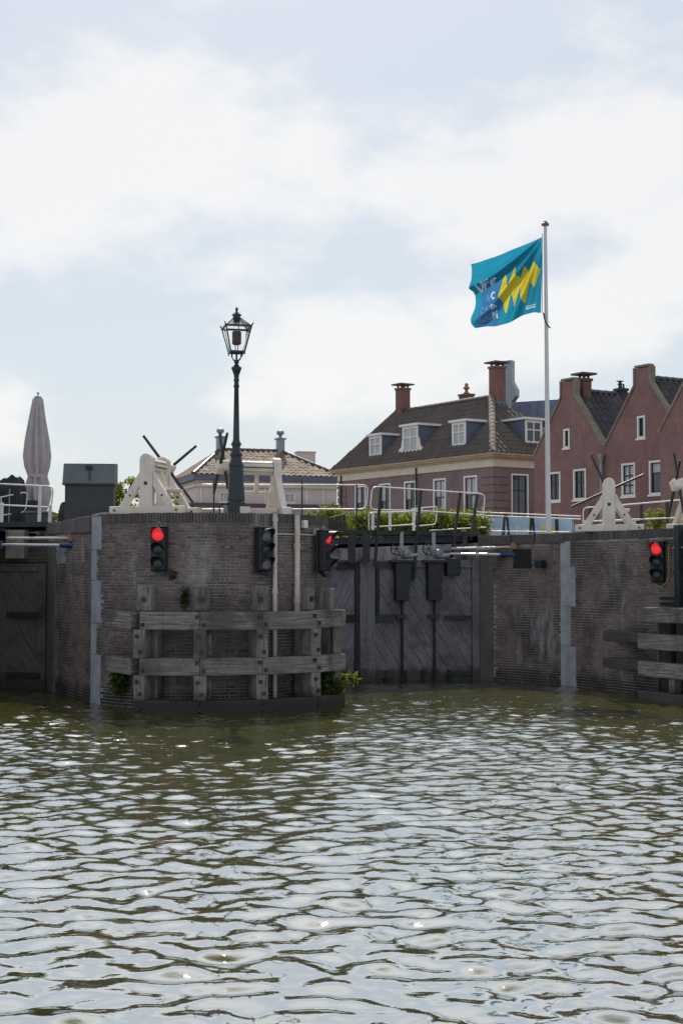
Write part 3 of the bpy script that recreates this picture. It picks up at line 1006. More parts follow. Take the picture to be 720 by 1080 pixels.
# hydraulic rods that swing the gates
def actuator(label, p_wall, p_gate, p_wall2, p_gate2):
    root = empty('gate_actuator', p_wall, label, 'actuator')
    d = (p_gate - p_wall).normalized()
    b = MB(); b.tube([p_wall, p_wall + d * .55], .066, 12); b.build('cylinder', M_BLUEP, root, smooth=True)
    b = MB(); b.tube([p_wall + d * .5, p_gate], .036, 10); b.build('piston_rod', M_CHROME, root, smooth=True)
    b = MB(); b.tube([p_wall2, p_gate2], .030, 8); b.build('guide_rod', M_PIPE, root, smooth=True)
    b = MB(); b.box(p_wall2 + d * .12 + V((0, 0, .02)), (.3, .2, .17)); b.build('bracket', M_TERRA, root)
    b = MB(); b.box(p_gate, (.16, .16, .2)); b.build('gate_bracket', M_BLUEP, root, bevel=.02)
actuator('chrome rod with blue end above the grey gate at the right wall', at(549, 585, 36.7), at(471, 584, 37.6), at(549, 576.5, 36.72), at(476, 578.5, 37.5))
actuator('chrome rod with blue ends above the dark brown gate', at(82, 575, 32.2), at(0, 574.5, 33.9), at(83, 567.5, 32.3), at(8, 567.5, 33.9))

# ------------------------------------------------------------------ timber fender round the pier
fr_root = empty('timber_fender', nose(1.2, R + .5), 'grey weathered timber fender frame bolted round the pier nose', 'fender')
RF = R + .62
post_px = (151, 211.5, 274, 328)
ths = [th_for(p, RF) for p in post_px]
th_l, th_r = th_for(119, RF - .25), th_for(364, RF)
thm = th_for(352, RF)
M_T = M_TIMBER
def pt(th, z, r=RF): return nose(th, r) + V((0, 0, z))
def seg_beam(th0, th1, z, h, r0, r1, mat=None, name='beam', jit=.006, g=.0008):
    """one straight timber of the ring, its ends cut on the radius so neighbours butt"""
    b = MB(); n = max(2, int((th1 - th0) * RF / .4))
    o = random.random() * 20
    E0 = [(r0, z - h / 2), (r1, z - h / 2), (r1, z + h / 2), (r0, z + h / 2)]
    vs, fs, uv = [], [], []
    Ln = (th1 - th0) * RF
    for i in range(n + 1):
        t = i / n
        for r, zz in E0:
            p = pt(th0 + g, zz, r).lerp(pt(th1 - g, zz, r), t)
            j = jit if 0 < i < n else 0
            vs.append(p + V((random.uniform(-j, j), random.uniform(-j, j), random.uniform(-jit, jit))))
    for i in range(n):
        for k in range(4):
            k2 = (k + 1) % 4
            fs.append((4 * i + k, 4 * i + 4 + k, 4 * i + 4 + k2, 4 * i + k2))
            va = o + k * .4
            uv.append([(o + Ln * i / n, va), (o + Ln * (i + 1) / n, va), (o + Ln * (i + 1) / n, va + .35), (o + Ln * i / n, va + .35)])
    fs += [(0, 1, 2, 3), (4 * n + 3, 4 * n + 2, 4 * n + 1, 4 * n)]
    uv += [[(o, o), (o + .05, o), (o + .05, o + .3), (o, o + .3)]] * 2
    b.mesh(vs, fs, uv)
    return b.build(name, mat or M_T, fr_root, bevel=.022)
for zc, hgt in ((1.82, .36), (.90, .35)):
    seq = ths + [th_r]
    for i in range(4):
        seg_beam(seq[i], seq[i + 1], zc + random.uniform(-.008, .008), hgt + random.uniform(-.01, .01), RF - .17 + random.uniform(-.006, .006), RF + .17 + random.uniform(-.008, .008))
    b = MB(); b.beam(pt(th_l, zc + .03, RF - .22), pt(ths[0] - .045, zc - .01, RF - .03), .34, hgt - .03, jit=.008); b.build('beam', M_T, fr_root, bevel=.03)
seq = ths + [th_r]
for i in range(4):
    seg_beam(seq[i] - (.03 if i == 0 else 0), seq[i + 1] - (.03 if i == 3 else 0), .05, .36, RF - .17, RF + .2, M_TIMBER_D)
bolt = MB(); bolt.box((0, 0, 0), (.07, .05, .07))
bolt_me = bpy.data.meshes.new('bolt'); bolt_me.from_pydata(bolt.v, [], bolt.f); bolt_me.materials.append(M_IRON)
def add_bolt(p, ang, s=1.0):
    o = bpy.data.objects.new('bolt', bolt_me); COL.objects.link(o); o.parent = fr_root
    o.location = p - ORG[fr_root]; o.rotation_euler = (0, 0, ang); o.scale = (s, 1, s)
heads = {0: 2.55, 1: 2.52, 2: 2.53, 3: 2.5}
for i, th in enumerate(ths + [thm]):
    nrm = (-N * math.cos(th) - A * math.sin(th))
    tan = V((-nrm.y, nrm.x, 0))
    ang = math.atan2(nrm.y, nrm.x) + PI / 2
    off = -.012 if i == 0 else 0.0
    tl = tan * random.uniform(-.03, .03)
    hz = heads.get(i, 2.46)
    if i == 4: th = th_for(349, RF - .3, 2.4); rp = pt(th, 0, RF - .3)
    else: rp = pt(th + .02, 0, RF - .34)
    b = MB(); b.beam(rp + V((0, 0, -.4)), rp + tl + V((0, 0, hz if i == 4 else 1.9)), .30 if i < 3 else .24, .26, nrm, jit=.007)
    b.build('rear_post', M_T, fr_root, bevel=.03)
    if i < 4:
        hb = pt(th_for((152, 212.5, 275, 328)[i], RF - .02, 2.3), 0, RF - .10)
        b = MB(); b.beam(hb + V((0, 0, 2.01)), hb + tl + V((0, 0, hz - .02)), .34 if i < 3 else .22, .18, nrm, jit=.006); b.build('post_head', M_T, fr_root, bevel=.03)
        add_bolt(hb + tl * .5 + nrm * .095 + V((0, 0, 2.25)), ang, 1.35)
        for z0, z1 in ((.24, .72), (1.08, 1.63)):
            b = MB(); b.beam(pt(th, z0 - .01, RF + .01), pt(th, z1 + .01, RF + .01), .25, .32, nrm, jit=.006); b.build('front_post', M_T, fr_root, bevel=.02)
            add_bolt(pt(th, z0 + .12, RF + .175) + tan * .03, ang); add_bolt(pt(th, z1 - .12, RF + .175) - tan * .04, ang)
        for z in (.83, .99, 1.75, 1.90):
            add_bolt(pt(th, z, RF + .165) + tan * (.07 if z in (.83, 1.75) else -.06), ang)
        add_bolt(pt(th, .06, RF + .19), ang)
b = MB(); b.beam(pt(th_r - .03, .2, RF - .03), pt(th_r - .03, 1.66, RF - .03), .2, .14, A, jit=.006); b.build('front_post', M_T, fr_root, bevel=.02)

# pipes down the pier face
for px_, r_, lab in ((290, .048, 'slim pale pipe running down the pier wall beside the dark traffic light'), (313, .062, 'thicker pale pipe with a joint running down the pier wall')):
    th = th_for(px_, R + .08)
    p = nose(th, R + .08)
    root = empty('wall_pipe', p, lab, 'pipe')
    b = MB(); b.tube([p + V((0, 0, -.3)), p + V((0, 0, PTOP + .02))], r_, 12); b.build('pipe', M_PIPE, root, smooth=True)
    for z in ((3.35, 2.2, 1.2) if r_ > .05 else (3.9, 2.4)):
        b = MB(); b.lathe([(r_ + .012, -.05), (r_ + .012, .05)], p + V((0, 0, z)), 12); b.build('collar', M_PIPE, root)
        b = MB(); b.beam(p + V((0, 0, z)), nose(th, R) + V((0, 0, z)), .05, .03); b.build('clip', M_GALV, root)
    b = MB(); b.lathe([(r_ + .015, 0), (r_ + .015, .05)], p + V((0, 0, PTOP - .02)), 12); b.build('cap', M_GALV, root)
th0, th1 = th_for(292, R + .05), th_for(340, R + .05)
root = empty('cable_conduit', nose(th0, R + .05) + V((0, 0, 3.55)), 'thin white conduit with two small boxes under the pier rim', 'conduit')
b = MB(); b.tube([nose(th0 + (th1 - th0) * i / 8, R + .035) + V((0, 0, 3.60)) for i in range(9)], .016, 6); b.build('conduit', M_PIPE, root)
for px_, py_, s_, m_ in ((321, 553, .13, M_FRAME), (337, 561, .11, M_PIPE)):
    th = th_for(px_, R + .06)
    nrm = (-N * math.cos(th) - A * math.sin(th))
    p = nose(th, R + .06)
    z = at(px_, py_, p.y).z
    b = MB(); b.box(p + V((0, 0, z)), (s_, .1, s_ * 1.25), Matrix.Rotation(math.atan2(nrm.y, nrm.x) + PI / 2, 3, 'Z')); b.build('box', m_, root, bevel=.012)

# ------------------------------------------------------------------ traffic lights
def traffic_light(p, rz, label, lenses, group='black traffic lights on the lock walls', slim=1.0):
    """local: faces -y; p = middle of the back plate"""
    root = empty('traffic_light', p, label, 'traffic light', group, rz, world=False)
    root.scale = (.93, .93, .95)
    b = MB(); b.bx(-.19, .19, .0, .05, -.50, .47); b.build('back_plate', M_BLACK, root, bevel=.012)
    b = MB(); b.bx(-.165, .165, -.17, .0, -.47, .45); b.build('housing', M_BLACK, root, bevel=.03)
    b = MB(); b.bx(-.17, .2, -.2, .03, .472, .482); b.build('top_plate', M_GALV, root)
    b = MB(); b.tube([(-.06, -.05, .48), (-.02, -.05, .57), (.03, -.05, .55), (.05, -.05, .49)], .012, 6); b.tube([(.09, -.03, .48), (.12, -.03, .56), (.15, -.03, .54)], .012, 6); b.build('bracket', M_GALV, root)
    b = MB(); b.prism([(-.12, -.5), (.16, -.5), (.13, -.6), (.04, -.57)], lambda x, z, y: V((x, y, z)), -.1, 0); b.build('drip_plate', M_BLACK, root)
    for k, m in enumerate(lenses):
        z = .30 - .305 * k
        b = MB(); b.lathe([(.135, 0), (.135, .015), (.10, .045), (.05, .06), (.005, .064)], (0, -.165, z), 20, None, Matrix.Rotation(PI / 2, 3, 'X'))
        ln = b.build('lens', m, root, smooth=True)
        b = MB()
        n = 18
        for i in range(n):
            for ra, rb, sg in ((.15, .15, 1),):
                a0, a1 = math.radians(-20 + 220 * i / n), math.radians(-20 + 220 * (i + 1) / n)
                dp = lambda a: .06 + .20 * max(0, math.sin(a)) ** .7
                q = lambda a, r, y: V((r * math.cos(a), -.165 - y, z + r * math.sin(a)))
                b.mesh([q(a0, .15, 0), q(a1, .15, 0), q(a1, .145, dp(a1)), q(a0, .145, dp(a0)),
                        q(a0, .141, 0), q(a1, .141, 0), q(a1, .136, dp(a1)), q(a0, .136, dp(a0))],
                       [(0, 1, 2, 3), (7, 6, 5, 4), (3, 2, 6, 7)])
        b.build('visor', M_BLACK, root)
    return root
LN = M_LENS
def pier_light(px, py, label, lenses, turn=0.0, out=.10):
    th = th_for(px, R + out, 3)
    nrm = (-N * math.cos(th) - A * math.sin(th))
    p = nose(th, R + out)
    p.z = at(px, py, p.y).z
    return traffic_light(p, math.atan2(nrm.y, nrm.x) + PI / 2 + turn, label, lenses)
pier_light(168, 578.5, 'traffic light on the pier wall with its red lamp fully visible', (M_RED, LN, LN), .22)
pier_light(276, 579, 'unlit traffic light on the pier wall beside the slim pale pipe', (M_LENSW, LN, M_LENSW), .14)
tl3 = nose(th_for(343, R + .06, 3), R + .10)
tl3.z = at(350, 581, tl3.y).z
traffic_light(tl3 + V((.08, .0, 0)), 1.15, 'traffic light on the right edge of the pier, red lamp half behind its visor', (M_RED, LN, LN))
pw = at(694, 592, 32.08)
tl4 = traffic_light(pw, -.52, 'traffic light with lit red lamp on the right-hand wall above the horizontal timbers', (M_RED, LN, LN))
cb_ = empty('cable_loop', at(700, 590, 31.8), 'thin yellow cable looped under the traffic light on the right wall', 'cable')
b = MB(); b.tube([at(704.5, 575, 31.8), at(704.5, 605, 31.8), at(702.5, 614, 31.8), at(697, 619.5, 31.8), at(690, 617, 31.9)], .012, 6); b.build('cable', M_YELLOWC, cb_)

# ------------------------------------------------------------------ windlasses
HAND = []
def make_windlass(label, loc, rz, bars, group='white timber windlasses on the lock walls'):
    root = empty('windlass', loc, label, 'windlass', group, rz, world=False)
    LN_ = .92
    F = lambda x, z, y: V((x, y, z))
    for y0 in (0.0, LN_):
        b = MB(); b.bx(-.82, .82, y0 - .11, y0 + .11, 0, .17); b.build('base_beam', M_CREAM, root, bevel=.015)
        b = MB()
        pr = [(-.145, .17), (.145, .17), (.145, 1.15)] + arc2((0, 1.15), .145, 0, PI, 8)[1:]
        b.prism(pr, F, y0 - .09, y0 + .09); b.build('upright', M_CREAM, root, bevel=.012)
        for s in (-1, 1):
            b = MB(); b.prism([(s * .62, .171), (s * .44, .171), (s * .148, .60), (s * .148, .90)], F, y0 - .07, y0 + .07); b.build('brace', M_CREAM, root, bevel=.01)
        for bx_, bz_ in ((-.36, .40), (.36, .40), (-.7, .085), (.7, .085)):
            b = MB(); b.bx(bx_ - .02, bx_ + .02, y0 - (.085 if bz_ > .2 else .125), y0 - (.068 if bz_ > .2 else .108), bz_ - .02, bz_ + .02); b.build('bolt', M_IRON, root)
        b = MB(); b.bx(-.035, .035, y0 - .1, y0 - .085, .62, .69); b.build('bolt', M_IRON, root)
    b = MB(); b.tube([(0, .02, 1.06), (0, LN_ + .42, 1.06)], .05, 10); b.build('axle', M_IRON, root)
    b = MB(); b.tube([(0, .1, 1.06), (0, LN_ - .1, 1.06)], .105, 16); b.build('barrel', M_DARK, root)
    me = None
    for k in range(9):
        a = 2 * PI * k / 9
        b = MB(); M_ = Matrix.Rotation(-a, 3, 'Y')
        b.box(M_ @ V((.13, LN_ / 2, 0)) + V((0, 0, 1.06)), (.05, LN_ - .22, .062), M_); b.build('slat', M_CREAM, root)
    b = MB(); b.box((0, LN_ + .29, 1.06), (.25, .30, .25), Matrix.Rotation(.5, 3, 'Y')); b.build('hub', M_CREAM, root, bevel=.045)
    for s in (-1, 1):
        b = MB(); b.bx(s * .5 - .09, s * .5 + .09, .14, LN_ - .12, .02, .15); b.build('side_sill', M_CREAM, root, bevel=.01)
    b = MB(); b.bx(.2, .5, .10, LN_ - .08, .50, .56); b.build('shelf', M_CREAM, root, bevel=.01)
    b = MB(); b.prism([(.19, .56), (.30, .56), (.20, .92), (.15, .92)], F, .35, .43); b.build('pawl', M_CREAM, root)
    for k, (deg, l0, l1) in enumerate(bars):
        b = MB(); b.tube([(-l0, 0, 0), (0, 0, 0), (l1, 0, 0)], [.03, .036, .03], 8)
        o = b.build('handspike', M_IRON, root, smooth=True)
        o.location = (0, LN_ + .25 + .11 * k, 1.06)
        o.rotation_euler = (0, -math.radians(deg), 0)
    return root
make_windlass('white windlass with crossed black bars at the left end of the pier', V((-4.12, 30.15, PTOP + .0)), -.25, [(-52, .93, .98), (38, .25, .80)])
make_windlass('white windlass seen sideways behind the lamp post', V((-1.44, 31.35, PTOP)), PI / 2 + .33, [(60, .55, .9), (-46, .95, .75)])
make_windlass('white windlass with a long level bar on the right wall, before the brick gables', V((6.46, 34.35, WTOP)), -.16, [(114, .3, .98), (24, .98, .98)])
make_windlass('white windlass cut off by the right edge of the picture', V((9.02, 33.7, WTOP)), PI / 2 + .33, [(75, .7, .8), (112, .8, .6)])

# ------------------------------------------------------------------ lamp post
LPp = V((-2.26, 30.5, PTOP))
lp = empty('lamp_post', LPp, 'tall dark green cast iron lamp post with four sided glass lantern', 'lamp post')
k = .02033
b = MB(); b.box(LPp + V((0, 0, .10)), (.46, .46, .22), Matrix.Rotation(.3, 3, 'Z')); b.build('plinth', M_GIRON, lp, bevel=.015)
prof = [(.215, 0.200), (.215, 0.250), (.18, 0.290), (.19, 0.330), (.175, 0.400), (.15, 0.800), (.142, 1.030), (.165, 1.050), (.165, 1.090), (.14, 1.120), (.12, 1.200), (.115, 1.250),
        (.135, 1.270), (.135, 1.310), (.10, 1.350), (.085, 1.480), (.11, 1.500), (.11, 1.540), (.085, 1.570), (.07, 1.620), (.048, 2.740), (.062, 2.760), (.062, 2.790), (.05, 2.820), (.05, 2.880), (.062, 2.890), (.062, 2.920), (.05, 2.940), (.06, 3.020), (.085, 3.090), (.11, 3.160), (.11, 3.180), (.06, 3.220), (.035, 3.260), (.055, 3.290), (.055, 3.310), (.03, 3.330)]
flute = lambda th, i: 1 + (.05 * math.cos(10 * th) if 4 <= i <= 6 else 0)
b = MB(); b.lathe(prof, LPp, 30, flute); b.build('shaft', M_GIRON, lp, smooth=True)
HZ = 3.33
b = MB()
for s in (-1, 1): b.tube([LPp + V((0, 0, HZ - .02)), LPp + V((s * .07, -.02 * s, HZ + .02)), LPp + V((s * .105, -.03 * s, HZ + .09)), LPp + V((s * .10, -.03 * s, HZ + .19))], .018, 6)
b.tube([LPp + V((0, 0, HZ - .02)), LPp + V((0, 0, HZ + .2))], .022, 6)
b.build('fork', M_GIRON, lp)
lz0, lz1, hw0, hw1 = HZ + .18, HZ + .72, .150, .275
RZ = Matrix.Rotation(math.radians(14), 3, 'Z')
cor = [(-1, -1), (1, -1), (1, 1), (-1, 1)]
lpq = lambda x, y, z: LPp + RZ @ V((x, y, z))
b = MB()
for (i, j) in cor:
    b.tube([lpq(i * hw0, j * hw0, lz0), lpq(i * hw1, j * hw1, lz1), lpq(i * (hw1 + .035), j * (hw1 + .035), lz1 + .07)], [.016, .018, .012], 6)
    b.tube([lpq(i * hw0, j * hw0, lz0 + .02), lpq(i * hw0, j * hw0, lz0 - .06)], .014, 6)
for zz, h in ((lz0, hw0), (lz1, hw1)):
    for q in range(4):
        (i, j), (i2, j2) = cor[q], cor[(q + 1) % 4]
        b.beam(lpq(i * h, j * h, zz), lpq(i2 * h, j2 * h, zz), .035, .04)
for q in range(4):
    (i, j), (i2, j2) = cor[q], cor[(q + 1) % 4]
    mx, my = (i + i2) / 2, (j + j2) / 2
    b.tube([lpq(mx * hw0, my * hw0, lz0), lpq(mx * hw1, my * hw1, lz1)], .010, 5)
    b.tube([lpq(i * hw1, j * hw1, lz1), lpq(i * .07, j * .07, lz1 + .20)], .012, 5)
b.mesh([lpq(i * hw0 * .98, j * hw0 * .98, lz0) for i, j in cor] + [lpq(i * hw0 * .98, j * hw0 * .98, lz0 + .02) for i, j in cor], [(0, 1, 2, 3), (4, 5, 6, 7)])
b.build('lantern_frame', M_GIRON, lp)
for q in range(4):
    (i, j), (i2, j2) = cor[q], cor[(q + 1) % 4]
    e = .985
    b = MB(); b.poly([lpq(i * hw0 * e, j * hw0 * e, lz0 + .02), lpq(i2 * hw0 * e, j2 * hw0 * e, lz0 + .02), lpq(i2 * hw1 * e, j2 * hw1 * e, lz1 - .01), lpq(i * hw1 * e, j * hw1 * e, lz1 - .01)])
    b.build('pane', M_LGLASS, lp)
    b = MB(); b.poly([lpq(i * hw1 * e, j * hw1 * e, lz1 + .02), lpq(i2 * hw1 * e, j2 * hw1 * e, lz1 + .02), lpq(i2 * .07, j2 * .07, lz1 + .20), lpq(i * .07, j * .07, lz1 + .20)])
    b.build('roof_pane', M_LGLASS, lp)
b = MB(); b.lathe([(.06, 0), (.08, .09), (.08, .17), (.105, .18), (.105, .195), (.07, .225), (.035, .25), (.02, .275), (.03, .295), (.034, .325), (.012, .36)], LPp + V((0, 0, lz1 + .08)), 14); b.build('chimney_cap', M_GIRON, lp, smooth=True)
b = MB(); b.lathe([(.07, 0), (.10, .03), (.10, .28), (.06, .32)], LPp + V((0, 0, lz1 - .38)), 12); b.build('burner', plain('burner_brown', (.10, .06, .045), .5), lp)
# low iron hoop beside the lamp post
hp = empty('iron_hoop', at(236, 540, 30.2), 'low bent iron hoop beside the lamp post base', 'hoop')
b = MB(); b.tube(rounded([at(231.5, 543, 30.2), at(231.5, 531.5, 30.2), at(240, 531.5, 30.4), at(240, 543, 30.4)], .05), .014, 6); b.build('hoop', M_IRON, hp)

# ------------------------------------------------------------------ timber dolphin on the right wall
def s_for(px, off=0.0, z=1.5):
    return min((abs(proj(p12(i * .01)[0] + n12 * off + V((0, 0, z)))[0] - px), i * .01) for i in range(0, 900))[1]
dl = empty('timber_dolphin', p12(3.8)[0], 'stack of horizontal grey timbers on the right wall under the traffic light', 'fender')
sA = s_for(677, .55)
Q = lambda s, z, off: p12(s)[0] + n12 * off + V((0, 0, z))
for z0, z1 in ((1.70, 2.03), (1.10, 1.44), (.50, .83), (-.2, .17)):
    b = MB(); b.beam(Q(sA, (z0 + z1) / 2, .55), Q(sA + 3.2, (z0 + z1) / 2, .55), .3, z1 - z0, jit=.006); b.build('beam', M_TIMBER, dl, bevel=.02)
sB = s_for(641, .2)
for z0, z1 in ((1.20, 1.43), (.57, .81)):
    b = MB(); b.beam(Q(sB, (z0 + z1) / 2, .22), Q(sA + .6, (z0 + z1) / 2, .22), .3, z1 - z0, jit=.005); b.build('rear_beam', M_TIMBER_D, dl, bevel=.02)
for px_, wd, m_ in ((694, .06, M_TIMBER), (702, .34, M_TIMBER_D), (718, .3, M_TIMBER_D)):
    s_ = s_for(px_, .3)
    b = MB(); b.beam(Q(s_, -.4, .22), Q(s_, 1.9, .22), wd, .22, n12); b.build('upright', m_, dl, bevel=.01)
s_ = s_for(711, .5)
b = MB(); b.beam(Q(s_, .18, .5), Q(s_, .49, .5), .2, .2, n12); b.build('spacer', M_TIMBER, dl, bevel=.01)
sp = empty('steel_post', Q(s_for(715, .3), 1.9, .3), 'dark steel post with bracket arms at the right edge of the wall', 'post')
s_ = s_for(716, .3)
b = MB(); b.beam(Q(s_, 1.95, .3), Q(s_, WTOP + .05, .3), .16, .16, n12); b.build('post', M_GIRON, sp, bevel=.01)
b = MB(); b.tube(rounded([Q(s_ - .28, 3.08, .12), Q(s_ - .28, 3.34, .25), Q(s_ + .8, 3.34, .38)], .1), .024, 8); b.build('arm', M_GALV, sp)
for z in (2.8, 2.22, 2.1):
    b = MB(); b.beam(Q(s_ - .75 if z < 2.5 else s_ - .3, z, .2), Q(s_ + .8, z, .2), .06, .07); b.build('arm', M_GIRON, sp)

# ------------------------------------------------------------------ flag pole and flag
FB = at(578, 566, 37.5); FT = at(574.6, 237, 37.5)
fp = empty('flagpole', V((FB.x, FB.y, GZ)), 'tall pale flagpole with a red cap behind the right quay wall', 'flagpole')
b = MB(); b.tube([V((FB.x, FB.y, GZ)), FB.lerp(FT, .4), FT], [.072, .060, .042], 14); b.build('pole', plain('pole_paint', (.62, .60, .62), .45, .08, 4), fp, smooth=True)
b = MB(); b.lathe([(.05, 0), (.10, .02), (.10, .07), (.055, .10), (.05, .13)], FT - V((0, 0, .04)), 14); b.build('cap', plain('cap_red', (.30, .07, .06), .5), fp, smooth=True)
b = MB(); b.tube([at(572.6, 330, 37.44), at(574, 337, 37.42), at(577, 343, 37.41), at(580, 346, 37.44)], .018, 6); b.tube([at(571.8, 246, 37.45), at(571.3, 262, 37.45), at(571.4, 330, 37.45)], .008, 4); b.build('halyard', M_IRON, fp)
GS = {'U': [(0, 0, 0, .7), (0, .7, .25, 1), (.25, 1, .75, 1), (.75, 1, 1, .7), (1, .7, 1, 0)], 'F': [(0, 0, 0, 1), (0, 0, 1, 0), (0, .48, .8, .48)],
      'e': [(.05, .62, 1, .62), (1, .62, .8, .32), (.8, .32, .25, .32), (.25, .32, 0, .62), (0, .62, .25, 1), (.25, 1, .9, .95)],
      'C': [(1, .1, .5, 0), (.5, 0, 0, .3), (0, .3, 0, .7), (0, .7, .5, 1), (.5, 1, 1, .9)], 'B': [(0, 0, 0, 1), (0, 0, .8, .1), (.8, .1, .8, .4), (.8, .4, 0, .48), (0, .48, 1, .6), (1, .6, 1, .9), (1, .9, 0, 1)],
      'M': [(0, 1, .1, 0), (.1, 0, .5, .7), (.5, .7, .9, 0), (.9, 0, 1, 1)], 'A': [(0, 1, .5, 0), (.5, 0, 1, 1), (.2, .65, .8, .65)], 'N': [(0, 1, 0, 0), (0, 0, 1, 1), (1, 1, 1, 0)]}
LETTERS = [(GS['U'], .085, .30, .075, .16, .016, 2), (GS['F'], .19, .27, .065, .15, .014, 2), (GS['e'], .275, .26, .065, .13, .012, 2),
           (GS['C'], .285, .48, .045, .075, .010, 1), (GS['A'], .20, .50, .05, .08, .008, 4), (GS['B'], .285, .635, .045, .08, .010, 1), (GS['N'], .205, .65, .05, .08, .008, 4),
           (GS['M'], .275, .79, .065, .10, .011, 1), (GS['U'], .195, .81, .045, .09, .009, 4), (GS['N'], .11, .83, .05, .08, .008, 4), (GS['C'], .12, .66, .045, .08, .008, 4)]
SLANT = {2: .42}
def flag_colour(s, t):
    """s: 0 at the hoist .. 1 at the fly, t: 0 top .. 1 bottom -> material"""
    x = 1 - s                              # lettering near the fly, reads from the fly inwards
    for strokes, x0, y0, wd, h, lw, mi in LETTERS:
        u, v = (x - x0) / wd, (t - y0 + (x - x0) * SLANT.get(mi, 0)) / h
        if -.2 < u < 1.2 and -.2 < v < 1.2:
            for a0, b0, a1, b1 in strokes:
                dx, dy = (a1 - a0) * wd, (b1 - b0) * h
                k = max(0, min(1, ((u - a0) * wd * dx + (v - b0) * h * dy) / (dx * dx + dy * dy + 1e-9)))
                if math.hypot((u - a0) * wd - dx * k, (v - b0) * h - dy * k) < lw: return 1 if mi != 4 else 4
    if .1 < s < .24 and .87 < t < .93 and (int(s * 130) % 3 != 0) and (int(t * 100) % 3 != 0): return 1
    for c, y0, y1 in ((.11, .28, .64), (.245, .30, .82), (.385, .26, .80), (.52, .30, .86)):
        m = (y0 + y1) / 2 - .03
        h = (m - y0) if t < m else (y1 - m)
        if y0 < t < y1 and abs(s - c) < .078 * (1 - abs(t - m) / h) + .008: return 2
    if .06 < s < .56 and .44 < t < .50 and (int(s * 40) % 5 != 0): return 2
    if s > .60 + .05 * math.sin(t * 9) and t > .30 and s < .93 - .1 * (1 - t): return 3
    return 0
fm = []
for nm, c in (('flag_turquoise', (.018, .235, .37)), ('flag_white', (.55, .62, .72)), ('flag_yellow', (.58, .50, .05)), ('flag_blue', (.04, .17, .37)), ('flag_pale_blue', (.16, .24, .42))):
    t = NT(nm)
    m = t.done(t.mix(t.rng(t.noise(4, 3), .3, .7), scol(c, .9), scol(c, 1.08)), .7, 0, .3)
    tr = t.n('ShaderNodeBsdfTranslucent'); tr.inputs[0].default_value = (*scol(c, 1.0), 1)
    ms = t.n('ShaderNodeMixShader'); ms.inputs[0].default_value = .6
    t.l(t.b.outputs[0], ms.inputs[1]); t.l(tr.outputs[0], ms.inputs[2]); t.l(ms.outputs[0], t.t.nodes['Material Output'].inputs['Surface'])
    fm.append(m)
H0, H1, G0, G1 = at(571, 250, 37.5), at(570.5, 329.5, 37.5), at(494, 282, 37.25), at(499.5, 347, 37.8)
b = MB()
ns, nt = 150, 120
def flag_pt(s, t):
    p = H0.lerp(G0, s).lerp(H1.lerp(G1, s), t)
    p = p + V((0, 0, -.05 * math.sin(PI * s) * (1 - t) + .06 * math.sin(2 * PI * s) * t - .04 * math.sin(PI * s) * t))
    ph = math.atan2(t * 1.0 + .02, s + .05)
    rr = math.hypot(s, t)
    am = .17 * min(1, rr * 2.2) * (.35 + .65 * min(1, s * 6))
    d = am * (math.sin(ph * 14 + rr * 1.5) + .35 * math.sin(ph * 31 + 1)) + .07 * s * math.sin(s * 7 + t * 2.2) + .03 * s * math.sin(s * 19 - t * 6)
    edge = .05 * s ** 4 * math.sin(t * 13) + .06 * s ** 6 * (.5 - abs(t - .5))
    return p + V((edge * 1.2 + .25 * d * s * .4, -d, .10 * d * s))
vs = [flag_pt(i / ns, j / nt) for j in range(nt + 1) for i in range(ns + 1)]
b.v = [tuple(p) for p in vs]
for j in range(nt):
    for i in range(ns):
        q = j * (ns + 1) + i
        b.f.append((q, q + 1, q + ns + 2, q + ns + 1)); b.uv.append([(0, 0)] * 4)
        b.mi.append(flag_colour((i + .5) / ns, (j + .5) / nt))
fo = b.build('flag', fm, None, smooth=True)
fo['label'] = 'turquoise flag with yellow spikes and white lettering flying from the pole'; fo['category'] = 'flag'

# ------------------------------------------------------------------ banner and railings on the right
bn_a, bn_b = at(508.5, 544, 48), at(603, 546, 47)
bo = empty('banner', bn_a, 'long light blue banner with white letters and a yellow patch', 'banner')
bm_ = [plain('banner_blue', (.40, .58, .72), .7, .12, 3, bump=0), M_FRAME, plain('banner_yellow', (.75, .62, .02), .7, .1, 4, bump=0)]
b = MB(); nx_, ny_ = 200, 30
rc = random.Random(3)
for j in range(ny_ + 1):
    for i in range(nx_ + 1):
        u = i / nx_; v = j / ny_
        p = bn_a.lerp(bn_b, u) + V((0, .05 * math.sin(u * 19) + .03 * math.sin(u * 43 + v * 2), -v * (.80 + .02 * math.sin(u * 12)) - .05 * math.sin(u * PI * 3) ** 2))
        b.v.append(tuple(p))
def banner_c(u, v):
    if .66 < u < .83 and .28 < v < .88 and (v > .5 or int(u * 90) % 3): return 2
    if .06 < u < .62 and .42 < v < .74:
        x = (u - .06) / .56 * 14
        k = int(x)
        if k in (4, 7): return 0
        return 1 if ((x % 1) < .22 or (.45 < (x % 1) < .66 and k % 2) or ((x % 1) < .75 and (.42 < v < .49 or .67 < v < .74) and k % 3)) else 0
    return 0
for j in range(ny_):
    for i in range(nx_):
        q = j * (nx_ + 1) + i
        b.f.append((q, q + nx_ + 1, q + nx_ + 2, q + 1)); b.uv.append([(0, 0)] * 4); b.mi.append(banner_c((i + .5) / nx_, (j + .5) / ny_))
b.build('cloth', bm_, bo, smooth=True)
b = MB(); b.tube([bn_a + V((0, .03, -.9)), bn_a + V((0, .03, .1))], .02, 6); b.tube([bn_b + V((0, .03, -.9)), bn_b + V((0, .03, .1))], .02, 6); b.build('stake', M_IRON, bo)
